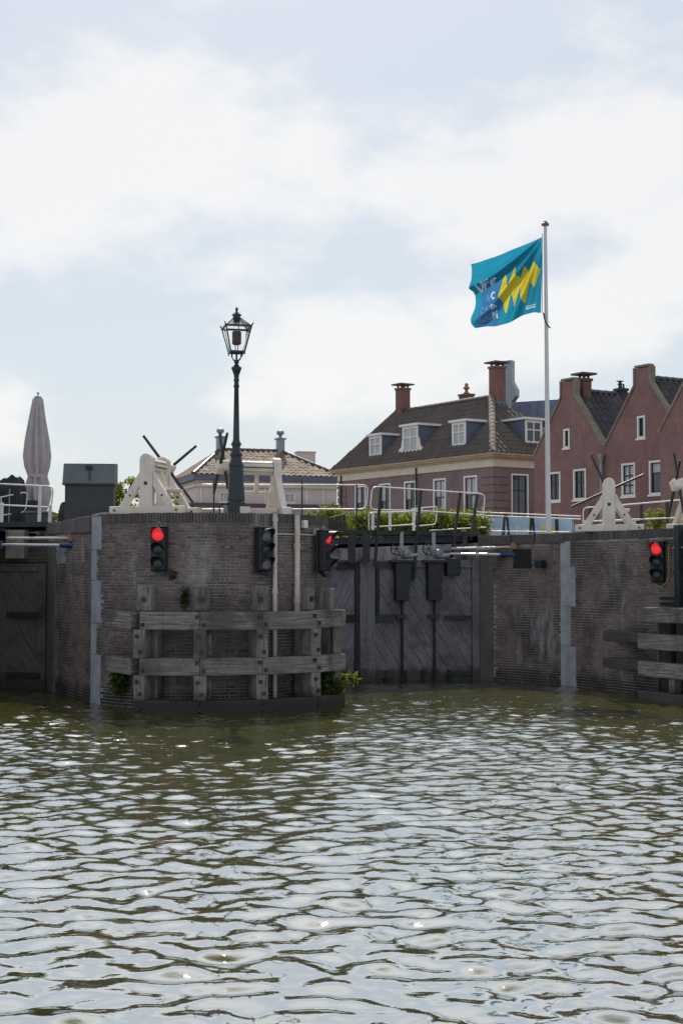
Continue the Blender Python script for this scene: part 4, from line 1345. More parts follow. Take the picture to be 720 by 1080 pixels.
railing('bridge_railing', 'white double rail on leaning dark posts before the blue banner', [
    [at(500, 540, 47.3), at(612, 544.5, 46)], [at(500, 543.5, 47.3), at(612, 547.5, 46)], [at(500, 560, 47.3), at(600, 561, 46)]],
    [(at(x0, 568, 47), at(x1, y1, 47)) for x0, x1, y1 in ((530, 532, 540), (536.5, 534, 541), (558.5, 560, 541), (563.5, 561, 542), (586.5, 586, 542), (588, 586.5, 542))])
railing('quay_railing', 'white railing along the right quay behind the level barred windlass', [
    [at(614.5, 553, 40), at(614.5, 535.5, 40), at(640, 534, 39.3), at(726, 526.5, 36.6)], [at(614.5, 550, 40), at(726, 545.5, 36.6)]],
    [(at(622, 556, 39.7), at(622, 536, 39.7)), (at(676, 557, 38.1), at(676, 532, 38.1)), (at(703, 557, 37.3), at(703, 529.5, 37.3))])

# ------------------------------------------------------------------ parasol, cabinet, covered furniture
PB = V((-8.56, 40.0, GZ))
ps = empty('parasol', PB, 'tall closed grey parasol tied with a strap behind the left railing', 'parasol')
b = MB(); b.tube([PB, PB + V((0, 0, 3.95))], .045, 10); b.build('pole', M_GALV, ps, smooth=True)
fold = lambda th, i: 1 + .24 * math.cos(9 * th + .25 * i) + .06 * math.cos(3 * th + i * .5)
prof = [(.06, 3.98), (.12, 3.93), (.15, 3.7), (.22, 3.2), (.29, 2.7), (.32, 2.3), (.29, 2.0), (.235, 1.80), (.225, 1.72)]
b = MB(); b.lathe(prof[::-1], PB, 64, fold); b.build('canopy', M_CANVAS, ps, smooth=True)
fold2 = lambda th, i: 1 + (.10 + .035 * i) * math.cos(8 * th + .3) + .10 * math.cos(3 * th + 1)
prof2 = [(.22, 1.73), (.28, 1.5), (.33, 1.3), (.31, 1.05), (.25, .8), (.20, .62)]
b = MB(); b.lathe(prof2[::-1], PB, 64, fold2); b.build('skirt', M_CANVAS, ps, smooth=True)
b = MB(); b.lathe([(.235, 1.68), (.25, 1.70), (.25, 1.77), (.235, 1.79)], PB, 24); b.build('strap', M_CANVAS, ps, smooth=True)
b = MB(); b.lathe([(.02, 3.95), (.10, 3.97), (.11, 3.99), (.02, 4.01), (.012, 4.05), (.035, 4.07), (.035, 4.11), (.012, 4.13)], PB, 12); b.build('finial', M_GALV, ps, smooth=True)

CB = V((-5.92, 33.5, PTOP - .03))
cb = empty('control_cabinet', CB, 'dark grey metal cabinet with sloping lid on the left of the pier', 'cabinet', rz=.06, world=False)
F = lambda x, z, y: V((y, x, z))
b = MB(); b.bx(-.55, .55, -.32, .42, 0, .86); b.build('body', M_CAB, cb, bevel=.012)
b = MB(); b.prism([(-.40, .87), (.46, .87), (.46, 1.40), (-.19, 1.36)], F, -.60, .60); b.build('lid', M_CABLID, cb, bevel=.015)
b = MB(); b.bx(-.61, .61, -.43, .48, .845, .868); b.build('lid_rim', M_IRON, cb)
b = MB(); b.beam((.02, -.41, .95), (.02, -.26, 1.27), .02, .03); b.box((.0, -.29, 1.27), (.16, .08, .07)); b.build('lock_bar', M_IRON, cb)
for x in (-.556, .556):
    b = MB(); b.box((x, .03, .45), (.012, .5, .7)); b.build('side_panel', M_CAB, cb)

cf = empty('covered_furniture', V((-9.15, 39.2, GZ)), 'dark cover draped over stacked terrace furniture behind the left railing', 'covered furniture')
bmf = bmesh.new()
bmesh.ops.create_cube(bmf, size=1.0)
bmesh.ops.subdivide_edges(bmf, edges=bmf.edges[:], cuts=12, use_grid_fill=True)
rv = random.Random(9)
for v_ in bmf.verts:
    z = v_.co.z + .5
    fx = 1 + .10 * (1 - z) + .03 * math.sin(v_.co.x * 21 + v_.co.y * 9) * (1 - .5 * z) - .14 * max(0, z - .8) / .2
    v_.co = V((v_.co.x * .72 * fx, v_.co.y * .9 * fx, z * 1.62 + .06 * math.sin(v_.co.x * 6) * z + .03 * math.sin(v_.co.x * 17 + v_.co.y * 5) * z))
me = bpy.data.meshes.new('cover'); bmf.to_mesh(me); bmf.free()
me.materials.append(M_TARP); me.polygons.foreach_set('use_smooth', [True] * len(me.polygons))
o = bpy.data.objects.new('cover', me); COL.objects.link(o); o.parent = cf
for kx in range(4):
    b = MB(); b.tube([V((-9.15 - .30 + kx * .2, 38.72, GZ)), V((-9.15 - .28 + kx * .2, 38.70, GZ + 1.3))], .02, 6); b.build('pole', M_GALV if kx == 2 else M_IRON, cf)
def chair(loc, rz, label):
    r = empty('terrace_chair', loc, label, 'chair', None, rz, world=False)
    b = MB(); b.bx(-.22, .22, -.22, .22, .42, .46); b.build('seat', M_TARP, r, bevel=.01)
    b = MB(); b.prism(rounded([(-.21, 0, 0), (-.21, .55, 0), (.21, .55, 0), (.21, 0, 0)], .15) and [(p.x, p.y) for p in rounded([(-.21, 0, 0), (-.23, .55, 0), (.23, .55, 0), (.21, 0, 0)], .18)], lambda x, z, y: V((x, y + z * .2, .47 + z)), .19, .22); b.build('backrest', M_TARP, r)
    for sx in (-.19, .19):
        for sy in (-.19, .19):
            b = MB(); b.beam((sx, sy, 0), (sx * .95, sy * .95, .42), .035, .035, (0, 1, 0)); b.build('leg', M_IRON, r)
    for sx in (-.23, .23):
        b = MB(); b.tube(rounded([(sx, -.18, .44), (sx, -.2, .66), (sx, .2, .68)], .06), .018, 6); b.build('armrest', M_IRON, r)
chair(V((-8.42, 38.9, GZ)), .3, 'dark terrace chair standing under the closed parasol')
chair(V((-8.05, 39.9, GZ)), -.9, 'dark terrace chair just right of the closed parasol')
tb = empty('storage_box', V((-8.1, 38.4, GZ)), 'dark storage box standing at the foot of the closed parasol', 'box')
b = MB(); b.bx(-8.5, -7.85, 38.2, 38.7, GZ, GZ + .62); b.build('body', M_CAB, tb, bevel=.02)
b = MB(); b.bx(-8.53, -7.82, 38.17, 38.73, GZ + .622, GZ + .68); b.build('lid', M_CABLID, tb, bevel=.015)
b = MB(); b.box((-8.05, 38.19, GZ + .35), (.12, .02, .05)); b.build('latch', M_GALV, tb)

# ------------------------------------------------------------------ planting
def clump_fn(c, r, shell=.5):
    c, r = V(c), V(r)
    def fn():
        while True:
            d = V((random.gauss(0, 1), random.gauss(0, 1), random.gauss(0, 1))).normalized()
            q = random.uniform(shell, 1.0) * random.uniform(.85, 1.1)
            return (c.x + d.x * r.x * q, c.y + d.y * r.y * q, c.z + d.z * r.z * q)
    return fn
hA, hB = V((-1.0, 45.6, GZ)), V((4.75, 47.0, GZ))
hg = empty('hedge', (hA + hB) / 2, 'long sunlit green hedge behind the white gate railings', 'hedge')
b = MB()
for i in range(46):
    t = i / 45
    c = hA.lerp(hB, t)
    top = .98 + .07 * math.sin(t * 23) + .14 * random.random()
    b.leaves(260, clump_fn(c + V((0, random.uniform(-.15, .15), top * .52)), (.28, .42, top * .55), .2), .10)
b.build('foliage', M_LEAF, hg)
b = MB()
for i in range(40):
    c = hA.lerp(hB, random.random()); b.tube([c, c + V((random.uniform(-.1, .1), random.uniform(-.1, .1), .6))], [.02, .01], 5)
b.build('stem', M_BARK, hg)
def bush(c, r, n, size, label, mat, name='bush', cat='bush', trunk=True):
    root = empty(name, V(c) - V((0, 0, r[2])), label, cat)
    b = MB()
    for k in range(7):
        o = V((random.uniform(-.5, .5) * r[0], random.uniform(-.5, .5) * r[1], random.uniform(-.45, .5) * r[2]))
        b.leaves(n // 7, clump_fn(V(c) + o, (r[0] * .6, r[1] * .6, r[2] * .55), .2), size)
    b.build('foliage', mat, root)
    if trunk:
        b = MB()
        for k in range(6):
            p0 = V(c) - V((random.uniform(-.1, .1), 0, r[2])); p1 = V(c) + V((random.uniform(-.6, .6) * r[0], random.uniform(-.4, .4) * r[1], random.uniform(-.1, .6) * r[2]))
            b.tube([p0, p0.lerp(p1, .5) + V((0, 0, .1)), p1], [.03, .02, .008], 5)
        b.build('stem', M_BARK, root)
    return root
bush(at(500, 553, 46), (.26, .3, .5), 400, .10, 'yellow green shrub at the hedge end beside the banner', M_LEAFY)
bush(at(466, 543, 46), (.32, .35, .42), 400, .10, 'taller green shrub growing out of the hedge by the house corner', M_LEAF)
bush(at(691, 547, 39.5), (.42, .4, .42), 600, .08, 'yellow green bush behind the right railing', M_LEAFY)
bush(at(350, 549, 44), (.7, .4, .62), 900, .09, 'bright bush at the pier end of the hedge', M_LEAFY)
bush(at(491, 563, 38.9), (.20, .2, .15), 120, .07, 'small yellow plant on the quay edge over the gate', M_LEAFY, 'quay_plant', 'plant', False)
def tree(base, h, cr, n, label, mat, size=.14):
    base = V(base)
    root = empty('tree', base, label, 'tree')
    top = base + V((.1, 0, h))
    cc = base + V((0, 0, h - cr[2]))
    t = MB(); t.tube([base, base.lerp(top, .4) + V((.08, 0, 0)), cc + V((0, 0, cr[2] * .4))], [.14, .10, .03], 8)
    t.build('trunk', M_BARK, root, smooth=True)
    t = MB(); b = MB()
    for k in range(16):
        d = V((random.gauss(0, 1), random.gauss(0, 1), random.gauss(0, .8))).normalized()
        e = cc + V((d.x * cr[0], d.y * cr[1], d.z * cr[2])) * random.uniform(.45, .85)
        t.tube([base + V((0, 0, h * .35)), cc.lerp(e, .3), e], [.05, .035, .01], 5)
        b.leaves(n // 16, clump_fn(e, (cr[0] * .34, cr[1] * .34, cr[2] * .3), .1), size)
    t.build('limb', M_BARK, root)
    b.build('crown', mat, root)
g0 = at(133, 524, 62)
tree((g0.x, 62, GZ), at(133, 501, 62).z - GZ, (1.0, 1.0, 1.0), 1700, 'small sunlit tree showing through the left windlass frame', M_LEAFY)
g0 = at(162, 530, 60)
tree((g0.x + .3, 60, GZ), at(160, 515, 60).z - GZ, (1.0, 1.0, .8), 1300, 'low sunlit tree behind the uprights of the left windlass', M_LEAFY)
g0 = at(61, 548, 58)
tree((g0.x, 58, GZ), at(61, 539, 58).z - GZ, (.8, .8, .6), 900, 'little sunlit tree between the parasol and the cabinet', M_LEAFY)
# plants on the masonry
def wall_plant(c, r, n, size, label, mat=M_LEAFD, cat='plant', drop=0):
    root = empty('wall_plant', V(c), label, cat)
    b = MB(); b.leaves(n, clump_fn(c, r, .1), size)
    b.build('foliage', mat, root)
    b = MB()
    for k in range(7):
        q = V(c) + V((random.uniform(-1, 1) * r[0], -abs(random.uniform(0, 1)) * r[1], random.uniform(-1, 1) * r[2])) * .8
        b.tube([V(c) + V((0, r[1], -r[2] * .6)), V(c).lerp(q, .6) + V((0, 0, .05)), q], [.012, .009, .005], 5)
    b.build('stem', M_BARK, root)
    return root
def on_pier(px, z, out, ): 
    th = th_for(px, R + out, z); p = nose(th, R + out); p.z = z; return p
wall_plant(on_pier(126, .62, .18), (.20, .18, .52), 380, .10, 'weeds hanging over the left end of the fender near the water')
wall_plant(on_pier(182, 2.75, .05), (.14, .07, .13), 46, .075, 'small fern on the bricks under the red traffic light', M_LEAFD)
wall_plant(on_pier(195, 2.28, .05), (.13, .08, .26), 120, .08, 'fern growing from the bricks left of the second fender post', M_LEAFD)
ip = nose(th_r - .10, RF - .12) + V((0, 0, .38))
wall_plant(ip, (.42, .3, .36), 520, .12, 'dark leafy bush at the right foot of the fender')
ip2 = nose(th_r, RF) + V((.24, -.05, .55))
wall_plant(ip2, (.22, .2, .17), 70, .15, 'sunlit leafy sprig leaning over the water past the fender', M_LEAFY)

# ------------------------------------------------------------------ buildings
def LF(x, z, y): return V((x, y, z))
def facade(b, convex, openings, y0=0.0, depth=.14, fn=None):
    """front skin of a wall (local x, z) with real openings and reveals; outlines are ccw in x-z"""
    fn = fn or (lambda x, z, y: V((x, y, z)))
    for poly in convex:
        xs = sorted({p[0] for p in poly} | {v for o in openings for v in o[:2]})
        zs = sorted({p[1] for p in poly} | {v for o in openings for v in o[2:4]})
        lo, hi = min(p[0] for p in poly), max(p[0] for p in poly)
        zl, zh = min(p[1] for p in poly), max(p[1] for p in poly)
        H = halfs(poly)
        for i in range(len(xs) - 1):
            if xs[i + 1] <= lo or xs[i] >= hi: continue
            for j in range(len(zs) - 1):
                if zs[j + 1] <= zl or zs[j] >= zh: continue
                mx, mz = (xs[i] + xs[i + 1]) / 2, (zs[j] + zs[j + 1]) / 2
                if any(o[0] < mx < o[1] and o[2] < mz < o[3] for o in openings): continue
                c = clip([(xs[i], zs[j]), (xs[i + 1], zs[j]), (xs[i + 1], zs[j + 1]), (xs[i], zs[j + 1])], H)
                if c: b.poly([fn(x, z, y0) for x, z in c])
    for x0, x1, z0, z1 in openings:
        for p, q in (((x0, z0), (x1, z0)), ((x1, z0), (x1, z1)), ((x1, z1), (x0, z1)), ((x0, z1), (x0, z0))):
            b.poly([fn(p[0], p[1], y0), fn(q[0], q[1], y0), fn(q[0], q[1], y0 + depth), fn(p[0], p[1], y0 + depth)])
def window(root, o, fn, frame=.09, y=.0, cols=2, rows=(.42,), sash=M_SASHG, pane=M_PANE, sill=True, blinds=()):
    """o = opening (x0, x1, z0, z1); window = white frame, with sashes, panes and sill below it"""
    x0, x1, z0, z1 = o
    b = MB(); e = .012
    for q in ([(x0 + e, z0 + e), (x0 + frame, z0 + e), (x0 + frame, z1 - e), (x0 + e, z1 - e)], [(x1 - frame, z0 + e), (x1 - e, z0 + e), (x1 - e, z1 - e), (x1 - frame, z1 - e)],
              [(x0 + frame + .002, z1 - frame), (x1 - frame - .002, z1 - frame), (x1 - frame - .002, z1 - e), (x0 + frame + .002, z1 - e)],
              [(x0 + frame + .002, z0 + e), (x1 - frame - .002, z0 + e), (x1 - frame - .002, z0 + frame * .8), (x0 + frame + .002, z0 + frame * .8)]):
        b.prism(q, fn, y - .03, y + .10)
    w_ = b.build('window', M_FRAME, root)
    xa, xb, za, zb = x0 + frame, x1 - frame, z0 + frame * .8, z1 - frame
    b = MB(); s = .045
    bars = [(xa, xa + s, za, zb), (xb - s, xb, za, zb), (xa + s + .002, xb - s - .002, zb - s, zb), (xa + s + .002, xb - s - .002, za, za + s)]
    for r in rows:
        zm = zb - (zb - za) * r
        bars.append((xa + s + .002, xb - s - .002, zm - s * .6, zm + s * .6))
    for q in bars: b.prism([(q[0], q[2]), (q[1], q[2]), (q[1], q[3]), (q[0], q[3])], fn, y + .035, y + .095)
    for c in range(1, cols):
        xm = xa + (xb - xa) * c / cols
        b.prism([(xm - s * .45, za + s), (xm + s * .45, za + s), (xm + s * .45, zb - s), (xm - s * .45, zb - s)], fn, y + .045, y + .090)
    b.build('sash', sash, w_)
    zr = [zb] + [zb - (zb - za) * r for r in rows] + [za]
    for k in range(len(zr) - 1):
        for c in range(cols):
            p0, p1 = xa + (xb - xa) * c / cols, xa + (xb - xa) * (c + 1) / cols
            b = MB(); b.poly([fn(p0, zr[k + 1], y + .075), fn(p1, zr[k + 1], y + .075), fn(p1, zr[k], y + .075), fn(p0, zr[k], y + .075)])
            b.build('pane', M_CURT if (k, c) in blinds else pane, w_)
    if sill:
        b = MB(); b.prism([(x0 - .04, z0 - .07), (x1 + .04, z0 - .07), (x1 + .04, z0 + .01), (x0 - .04, z0 + .01)], fn, y - .07, y + .05); b.build('sill', M_FRAME, w_)
    return w_
def pantiles(b, O, e, s, nrm, length, slope, lb=lambda t: 0, rb=None, tw=.33, th=.40, roll=.11, skip=None):
    rb = rb or (lambda t: length)
    rows = int(math.ceil(slope / th))
    prof = [(0, .0), (.2, .55), (.42, 1.0), (.64, .5), (.82, .02), (1.0, .0)]
    for r in range(rows):
        t0, t1 = r * th - .02, min((r + 1) * th + .03, slope)
        tm = (t0 + t1) / 2
        n = int(length / tw) + 1
        for c in range(-1, n + 1):
            x0 = c * tw + (r % 1)
            if x0 + tw * .5 < lb(tm) or x0 + tw * .5 > rb(tm): continue
            if skip and skip(x0 + tw / 2, tm): continue
            j = random.uniform(-.008, .008)
            vs = []
            for (u, h) in prof:
                x = min(max(x0 + u * tw * 1.02, lb(tm) - .1), rb(tm) + .1)
                vs.append(O + e * x + s * t0 + nrm * (h * roll + .020 + j))
            for (u, h) in prof:
                x = min(max(x0 + u * tw * 1.02, lb(tm) - .1), rb(tm) + .1)
                vs.append(O + e * x + s * t1 + nrm * (h * roll + j))
            for (u, h) in prof[:]:
                x = min(max(x0 + u * tw * 1.02, lb(tm) - .1), rb(tm) + .1)
                vs.append(O + e * x + s * t0 + nrm * (h * roll + j - .005))
            m = len(prof)
            fs = [(i, i + 1, m + i + 1, m + i) for i in range(m - 1)] + [(2 * m + i, 2 * m + i + 1, i + 1, i) for i in range(m - 1)]
            b.mesh(vs, fs)
def chimney(root, c, wx, wy, z0, z1, mat, cap='plate', name='chimney'):
    b = MB(); b.bx(c[0] - wx / 2, c[0] + wx / 2, c[1] - wy / 2, c[1] + wy / 2, z0, z1)
    b.bx(c[0] - wx / 2 - .05, c[0] + wx / 2 + .05, c[1] - wy / 2 - .05, c[1] + wy / 2 + .05, z1 + .002, z1 + .12)
    ch = b.build(name, mat, root)
    b = MB()
    if cap == 'plate':
        for sx in (-1, 1):
            for sy in (-1, 1): b.bx(c[0] + sx * (wx / 2 - .1) - .04, c[0] + sx * (wx / 2 - .1) + .04, c[1] + sy * (wy / 2 - .1) - .04, c[1] + sy * (wy / 2 - .1) + .04, z1 + .12, z1 + .28)
        b.bx(c[0] - wx / 2 - .18, c[0] + wx / 2 + .18, c[1] - wy / 2 - .18, c[1] + wy / 2 + .18, z1 + .28, z1 + .36)
        b.build('cap', M_PURPLE, ch)
    elif cap == 'pots':
        b.lathe([(.10, 0), (.08, .2), (.13, .21), (.13, .24), (.07, .26), (.07, .34), (.17, .35), (.17, .37)], (c[0] - .06, c[1], z1 + .1), 12)
        b.lathe([(.05, 0), (.045, .2)], (c[0] + .16, c[1], z1 + .1), 10)
        b.build('pot', M_CHIMD, ch)
    elif cap == 'ball':
        b.lathe([(.2, 0), (.16, .1), (.09, .15), (.09, .28), (.2, .33), (.16, .42), (.08, .47), (.12, .55), (.05, .64)], (c[0], c[1], z1 + .1), 12)
        b.build('pot', M_TERRA, ch, smooth=True)
    return ch

# --- the long brick house with dormers
BL_ = 13.81
ub, vb = V((.554, -.833, 0)), V((.833, .554, 0))
Bo = V((7.49, 70, 0)) - ub * BL_
bh = empty('dormer_house', V((Bo.x, Bo.y, GZ)), 'long mauve brick house with brown hipped tile roof and three front dormers', 'house', None, math.atan2(ub.y, ub.x), world=False)
z_ = GZ
EV, RD, DP = 8.10 - z_, 12.15 - z_, 6.4
def sf(x, z, y): return V((BL_ - y, x, z))           # right-hand end wall: x runs into the depth
win = [(BL_ - a - .55, BL_ - a + .55, 5.35 - z_, 7.75 - z_) for a in (11.62, 9.25, 6.93, 4.36, 1.82)]
b = MB()
facade(b, [[(0, 0), (BL_, 0), (BL_, EV), (0, EV)]], win)
swin = [(1.12, 2.28, 5.1 - z_, 7.8 - z_)]
facade(b, [[(0, 0), (DP, 0), (DP, EV), (0, EV)]], swin, fn=sf)
b.poly([LF(0, 0, 0), LF(0, 0, DP), LF(0, EV, DP), LF(0, EV, 0)]); b.poly([LF(0, 0, DP), LF(BL_, 0, DP), LF(BL_, EV, DP), LF(0, EV, DP)])
b.build('wall', M_HBRICK, bh)
b = MB(); b.bx(.15, BL_ - .15, .15, DP - .15, 0, EV); b.build('interior', M_DARK, bh)
for k, o in enumerate(win): window(bh, o, LF, .11, .02, 2, (.40, .72), M_SASH, blinds=[(0, 0), (0, 1), (1, 1)] if k > 2 else [(0, 0)])
window(bh, swin[0], sf, .10, .02, 2, (.3,), M_SASHG)
# banded corner pilasters
for k in range(11):
    zz = .35 + k * .385
    if zz + .33 > EV: break
    b = MB(); b.bx(BL_ - .95, BL_ + .045, -.045, .0 - .001, zz, zz + .32); b.bx(BL_ + .001, BL_ + .045, -.001, .95, zz, zz + .32); b.build('quoin_band', M_HBRICK, bh)
    b = MB(); b.bx(-.045, .8, -.045, -.001, zz, zz + .32); b.build('quoin_band', M_HBRICK, bh)
# frieze, cornice and gutter
b = MB()
b.bx(-.05, BL_ + .05, -.06, -.002, EV - .02, EV + .36); b.bx(BL_ + .002, BL_ + .06, -.002, DP, EV - .02, EV + .36)
b.build('frieze', M_FRIEZE, bh, bevel=.01)
b = MB()
for k, (oz, pr, h) in enumerate(((.362, .14, .10), (.464, .30, .10))):
    b.bx(-.05 - pr, BL_ + pr, -pr, .2, EV + oz, EV + oz + h); b.bx(BL_ - .3, BL_ + pr - .002, .202, DP, EV + oz, EV + oz + h)
b.bx(-.40, BL_ + .40, -.40, .1, EV + .566, EV + .64); b.bx(BL_ - .2, BL_ + .398, .102, DP, EV + .566, EV + .64)
b.build('cornice', M_GUTTER, bh)
EZ = EV + .60
b = MB(); b.tube([LF(BL_ - 6.25, EV + .3, -.10), LF(BL_ - 6.25, 0, -.10)], .045, 8); b.tube([LF(.38, EV + .3, -.10), LF(.38, 0, -.10)], .045, 8); b.build('drain_pipe', M_IRON, bh)
# roof shell and tiles
w_r, aR, aL = DP / 2, 4.07, 1.2
r0, r1 = V((aL, w_r, RD)), V((BL_ - aR, w_r, RD))
e0, e1, e2, e3 = V((-.35, -.35, EZ)), V((BL_ + .35, -.35, EZ)), V((BL_ + .35, DP + .35, EZ)), V((-.35, DP + .35, EZ))
b = MB(); b.mesh([e0, e1, e2, e3, r0, r1], [(0, 1, 5, 4), (1, 2, 5), (2, 3, 4, 5), (3, 0, 4)]); rf = b.build('roof', M_TILE, bh)
def roof_face(b, p0, p1, q0, q1, **k):
    """eave p0-p1 (left to right from outside), ridge q0-q1"""
    e = (p1 - p0); L = e.length; e.normalize()
    m = (q0 + q1) / 2 - p0
    s = (m - e * m.dot(e)); sl = s.length; s.normalize()
    n = e.cross(s).normalized()
    l1, r1_ = (q0 - p0).dot(e), (q1 - p0).dot(e)
    pantiles(b, p0 + n * .012, e, s, n, L, sl, lambda t: l1 * t / sl, lambda t: L + (r1_ - L) * t / sl, **k)
b = MB(); roof_face(b, e0, e1, r0, r1); roof_face(b, e1, e2, r1, r1); b.build('roof_tiles', M_TILE, rf, kind='stuff')
def ridge_tiles(parent, p, q, step, rad, mat, h=.0):
    d = (q - p); L = d.length; d.normalize()
    n = int(L / step)
    a = d.cross(V((0, 0, 1))).normalized(); c = a.cross(d).normalized()
    for i in range(n):
        b = MB(); s0, s1 = p + d * (L * i / n), p + d * (L * (i + 1) / n + .04)
        vs = []
        for s_, rr in ((s0, rad * 1.12), (s1, rad)):
            for k in range(7): vs.append(s_ + a * rr * math.cos(PI * k / 6) + c * (rr * math.sin(PI * k / 6) + h))
        b.mesh(vs, [(k, k + 1, 8 + k, 7 + k) for k in range(6)] + [tuple(range(6, -1, -1)), tuple(range(7, 14))])
        b.build('ridge_tile', mat, parent)
ridge_tiles(rf, e1 + V((-.15, .15, .05)), r1 + V((.1, 0, .04)), .40, .17, M_RIDGE)
ridge_tiles(rf, r0, r1, .45, .15, M_TILE)
ridge_tiles(rf, e0 + V((.1, .1, .04)), r0, .42, .13, M_TILE)
# dormers
def dormer(root, fn, xc, wd, zb, zt, ybase, back, win_y, scroll=False, curtain=True):
    """fn(x, z, y): y runs into the roof; front at ybase"""
    b = MB()
    for s in (-1, 1):
        x0 = xc + s * wd / 2
        b.prism([(ybase, zb), (ybase, zt), (back, zt), (back - .05, zt - .08)], lambda y, z, x: fn(x, z, y), min(x0, x0 - s * .06), max(x0, x0 - s * .06))
    d = b.build('dormer', M_SLATE, root)
    b = MB(); b.prism([(xc - wd / 2 - .14, zt), (xc + wd / 2 + .14, zt), (xc + wd / 2 + .14, zt + .12), (xc - wd / 2 - .14, zt + .12)], fn, ybase - .16, back + .15); b.build('dormer_roof', M_FRAME, d)
    o = (xc - wd / 2 + .01, xc + wd / 2 - .01, zb, zt - .01)
    # the window belongs to the dormer: frame, then glass, as its own meshes
    b = MB()
    f_ = .13
    x0, x1, z0, z1 = o
    for q in ((x0, x0 + f_, z0, z1), (x1 - f_, x1, z0, z1), (x0 + f_, x1 - f_, z1 - f_, z1), (x0 + f_, x1 - f_, z0, z0 + .1), ((x0 + x1) / 2 - .03, (x0 + x1) / 2 + .03, z0 + .1, z1 - f_), (x0 + f_, (x0 + x1) / 2 - .032, z0 + (z1 - z0) * .55, z0 + (z1 - z0) * .55 + .06), ((x0 + x1) / 2 + .032, x1 - f_, z0 + (z1 - z0) * .55, z0 + (z1 - z0) * .55 + .06)):
        b.prism([(q[0], q[2]), (q[1], q[2]), (q[1], q[3]), (q[0], q[3])], fn, ybase - .04, ybase + .06)
    if scroll:
        for s in (-1, 1):
            xs = xc + s * wd / 2
            b.prism([(xs, zb), (xs + s * .34, zb), (xs + s * .30, zb + .18), (xs + s * .12, zb + .28), (xs, zb + .75)], fn, ybase - .03, ybase + .08)
    b.build('window_frame', M_FRAME, d)
    b = MB(); b.poly([fn(x0 + f_, z0 + .1, ybase + .02), fn(x1 - f_, z0 + .1, ybase + .02), fn(x1 - f_, z1 - f_, ybase + .02), fn(x0 + f_, z1 - f_, ybase + .02)]); b.build('pane', M_CURT if curtain else M_PANE, d)
    b = MB(); b.prism([(x0 - .1, z0 - .42), (x1 + .1, z0 - .42), (x1 + .02, z0), (x0 - .02, z0)], fn, ybase - .10, ybase + .05); b.build('apron', M_SLATE, d)
for k, (a, zt, zb, wd) in enumerate(((10.45, 10.46, 9.36, 1.2), (7.2, 10.72, 9.34, 1.42), (3.0, 10.56, 9.36, 1.15))):
    dormer(bh, LF, BL_ - a, wd, zb - z_, zt - z_, .24, 2.1, 0, scroll=(k == 1))
dormer(bh, sf, 3.0, 1.15, 9.42 - z_, 10.60 - z_, .45, 2.9, 0, curtain=False)
chimney(bh, (BL_ - 11.95, w_r), .58, .62, RD - 1.2, 13.38 - z_, M_CHIM)
chimney(bh, (BL_ - 3.75, w_r + .2), .60, .64, RD - 1.4, 13.65 - z_, M_CHIM)
chimney(bh, (BL_ - 7.85, w_r + 1.4), .70, .52, RD - 1.3, 12.70 - z_, M_CHIM, 'ball')
for a, y in ((11.95, w_r), (3.75, w_r + .2)):
    b = MB(); b.bx(BL_ - a - .36, BL_ - a + .36, y - .39, y + .36, RD - .75, RD - .25); b.build('flashing', M_SLATE, bh)

# --- building behind, with metal upstand and a flue
rbx = V((8.9, 86, GZ))
rb_ = empty('rear_building', rbx, 'grey metal topped building with a tall flue behind the brick houses', 'building', rz=-.5, world=False)
b = MB(); b.bx(0, 9, 0, 6, 0, 6.6); b.build('wall', M_HBRICK, rb_)
b = MB(); b.mesh([V(p) for p in ((-.2, -.2, 6.6), (9.2, -.2, 6.6), (9.2, 1.8, 8.6), (-.2, 1.8, 8.6), (-.2, 6.2, 6.6), (9.2, 6.2, 6.6))], [(0, 1, 2, 3), (0, 3, 4), (1, 5, 2), (3, 2, 5, 4)])
r2 = b.build('roof', M_TILET, rb_)
b = MB(); pantiles(b, V((-.2, -.2, 6.62)), V((1, 0, 0)), V((0, .7071, .7071)), V((0, -.7071, .7071)), 9.4, 2.8, tw=.3, th=.36); b.build('roof_tiles', M_TILE, r2, kind='stuff')
b = MB(); b.bx(.0, 9, 1.5, 5.6, 8.3, 9.55); b.build('metal_upstand', M_ZINC, rb_, bevel=.03)
for k in range(15):
    b = MB(); b.bx(k * .6 + .2, k * .6 + .24, 1.46, 1.499, 8.32, 9.53); b.build('seam', M_ZINC, rb_)
b = MB(); b.bx(.65, 1.30, .5, 1.1, 6.9, 12.0)
b.build('flue', M_GALV, rb_, bevel=.03)
b = MB(); b.prism([(1.305, 9.45), (1.58, 9.8), (1.58, 10.2), (1.305, 10.7)], LF, .5, 1.1); b.build('flue_bend', M_GALV, rb_)

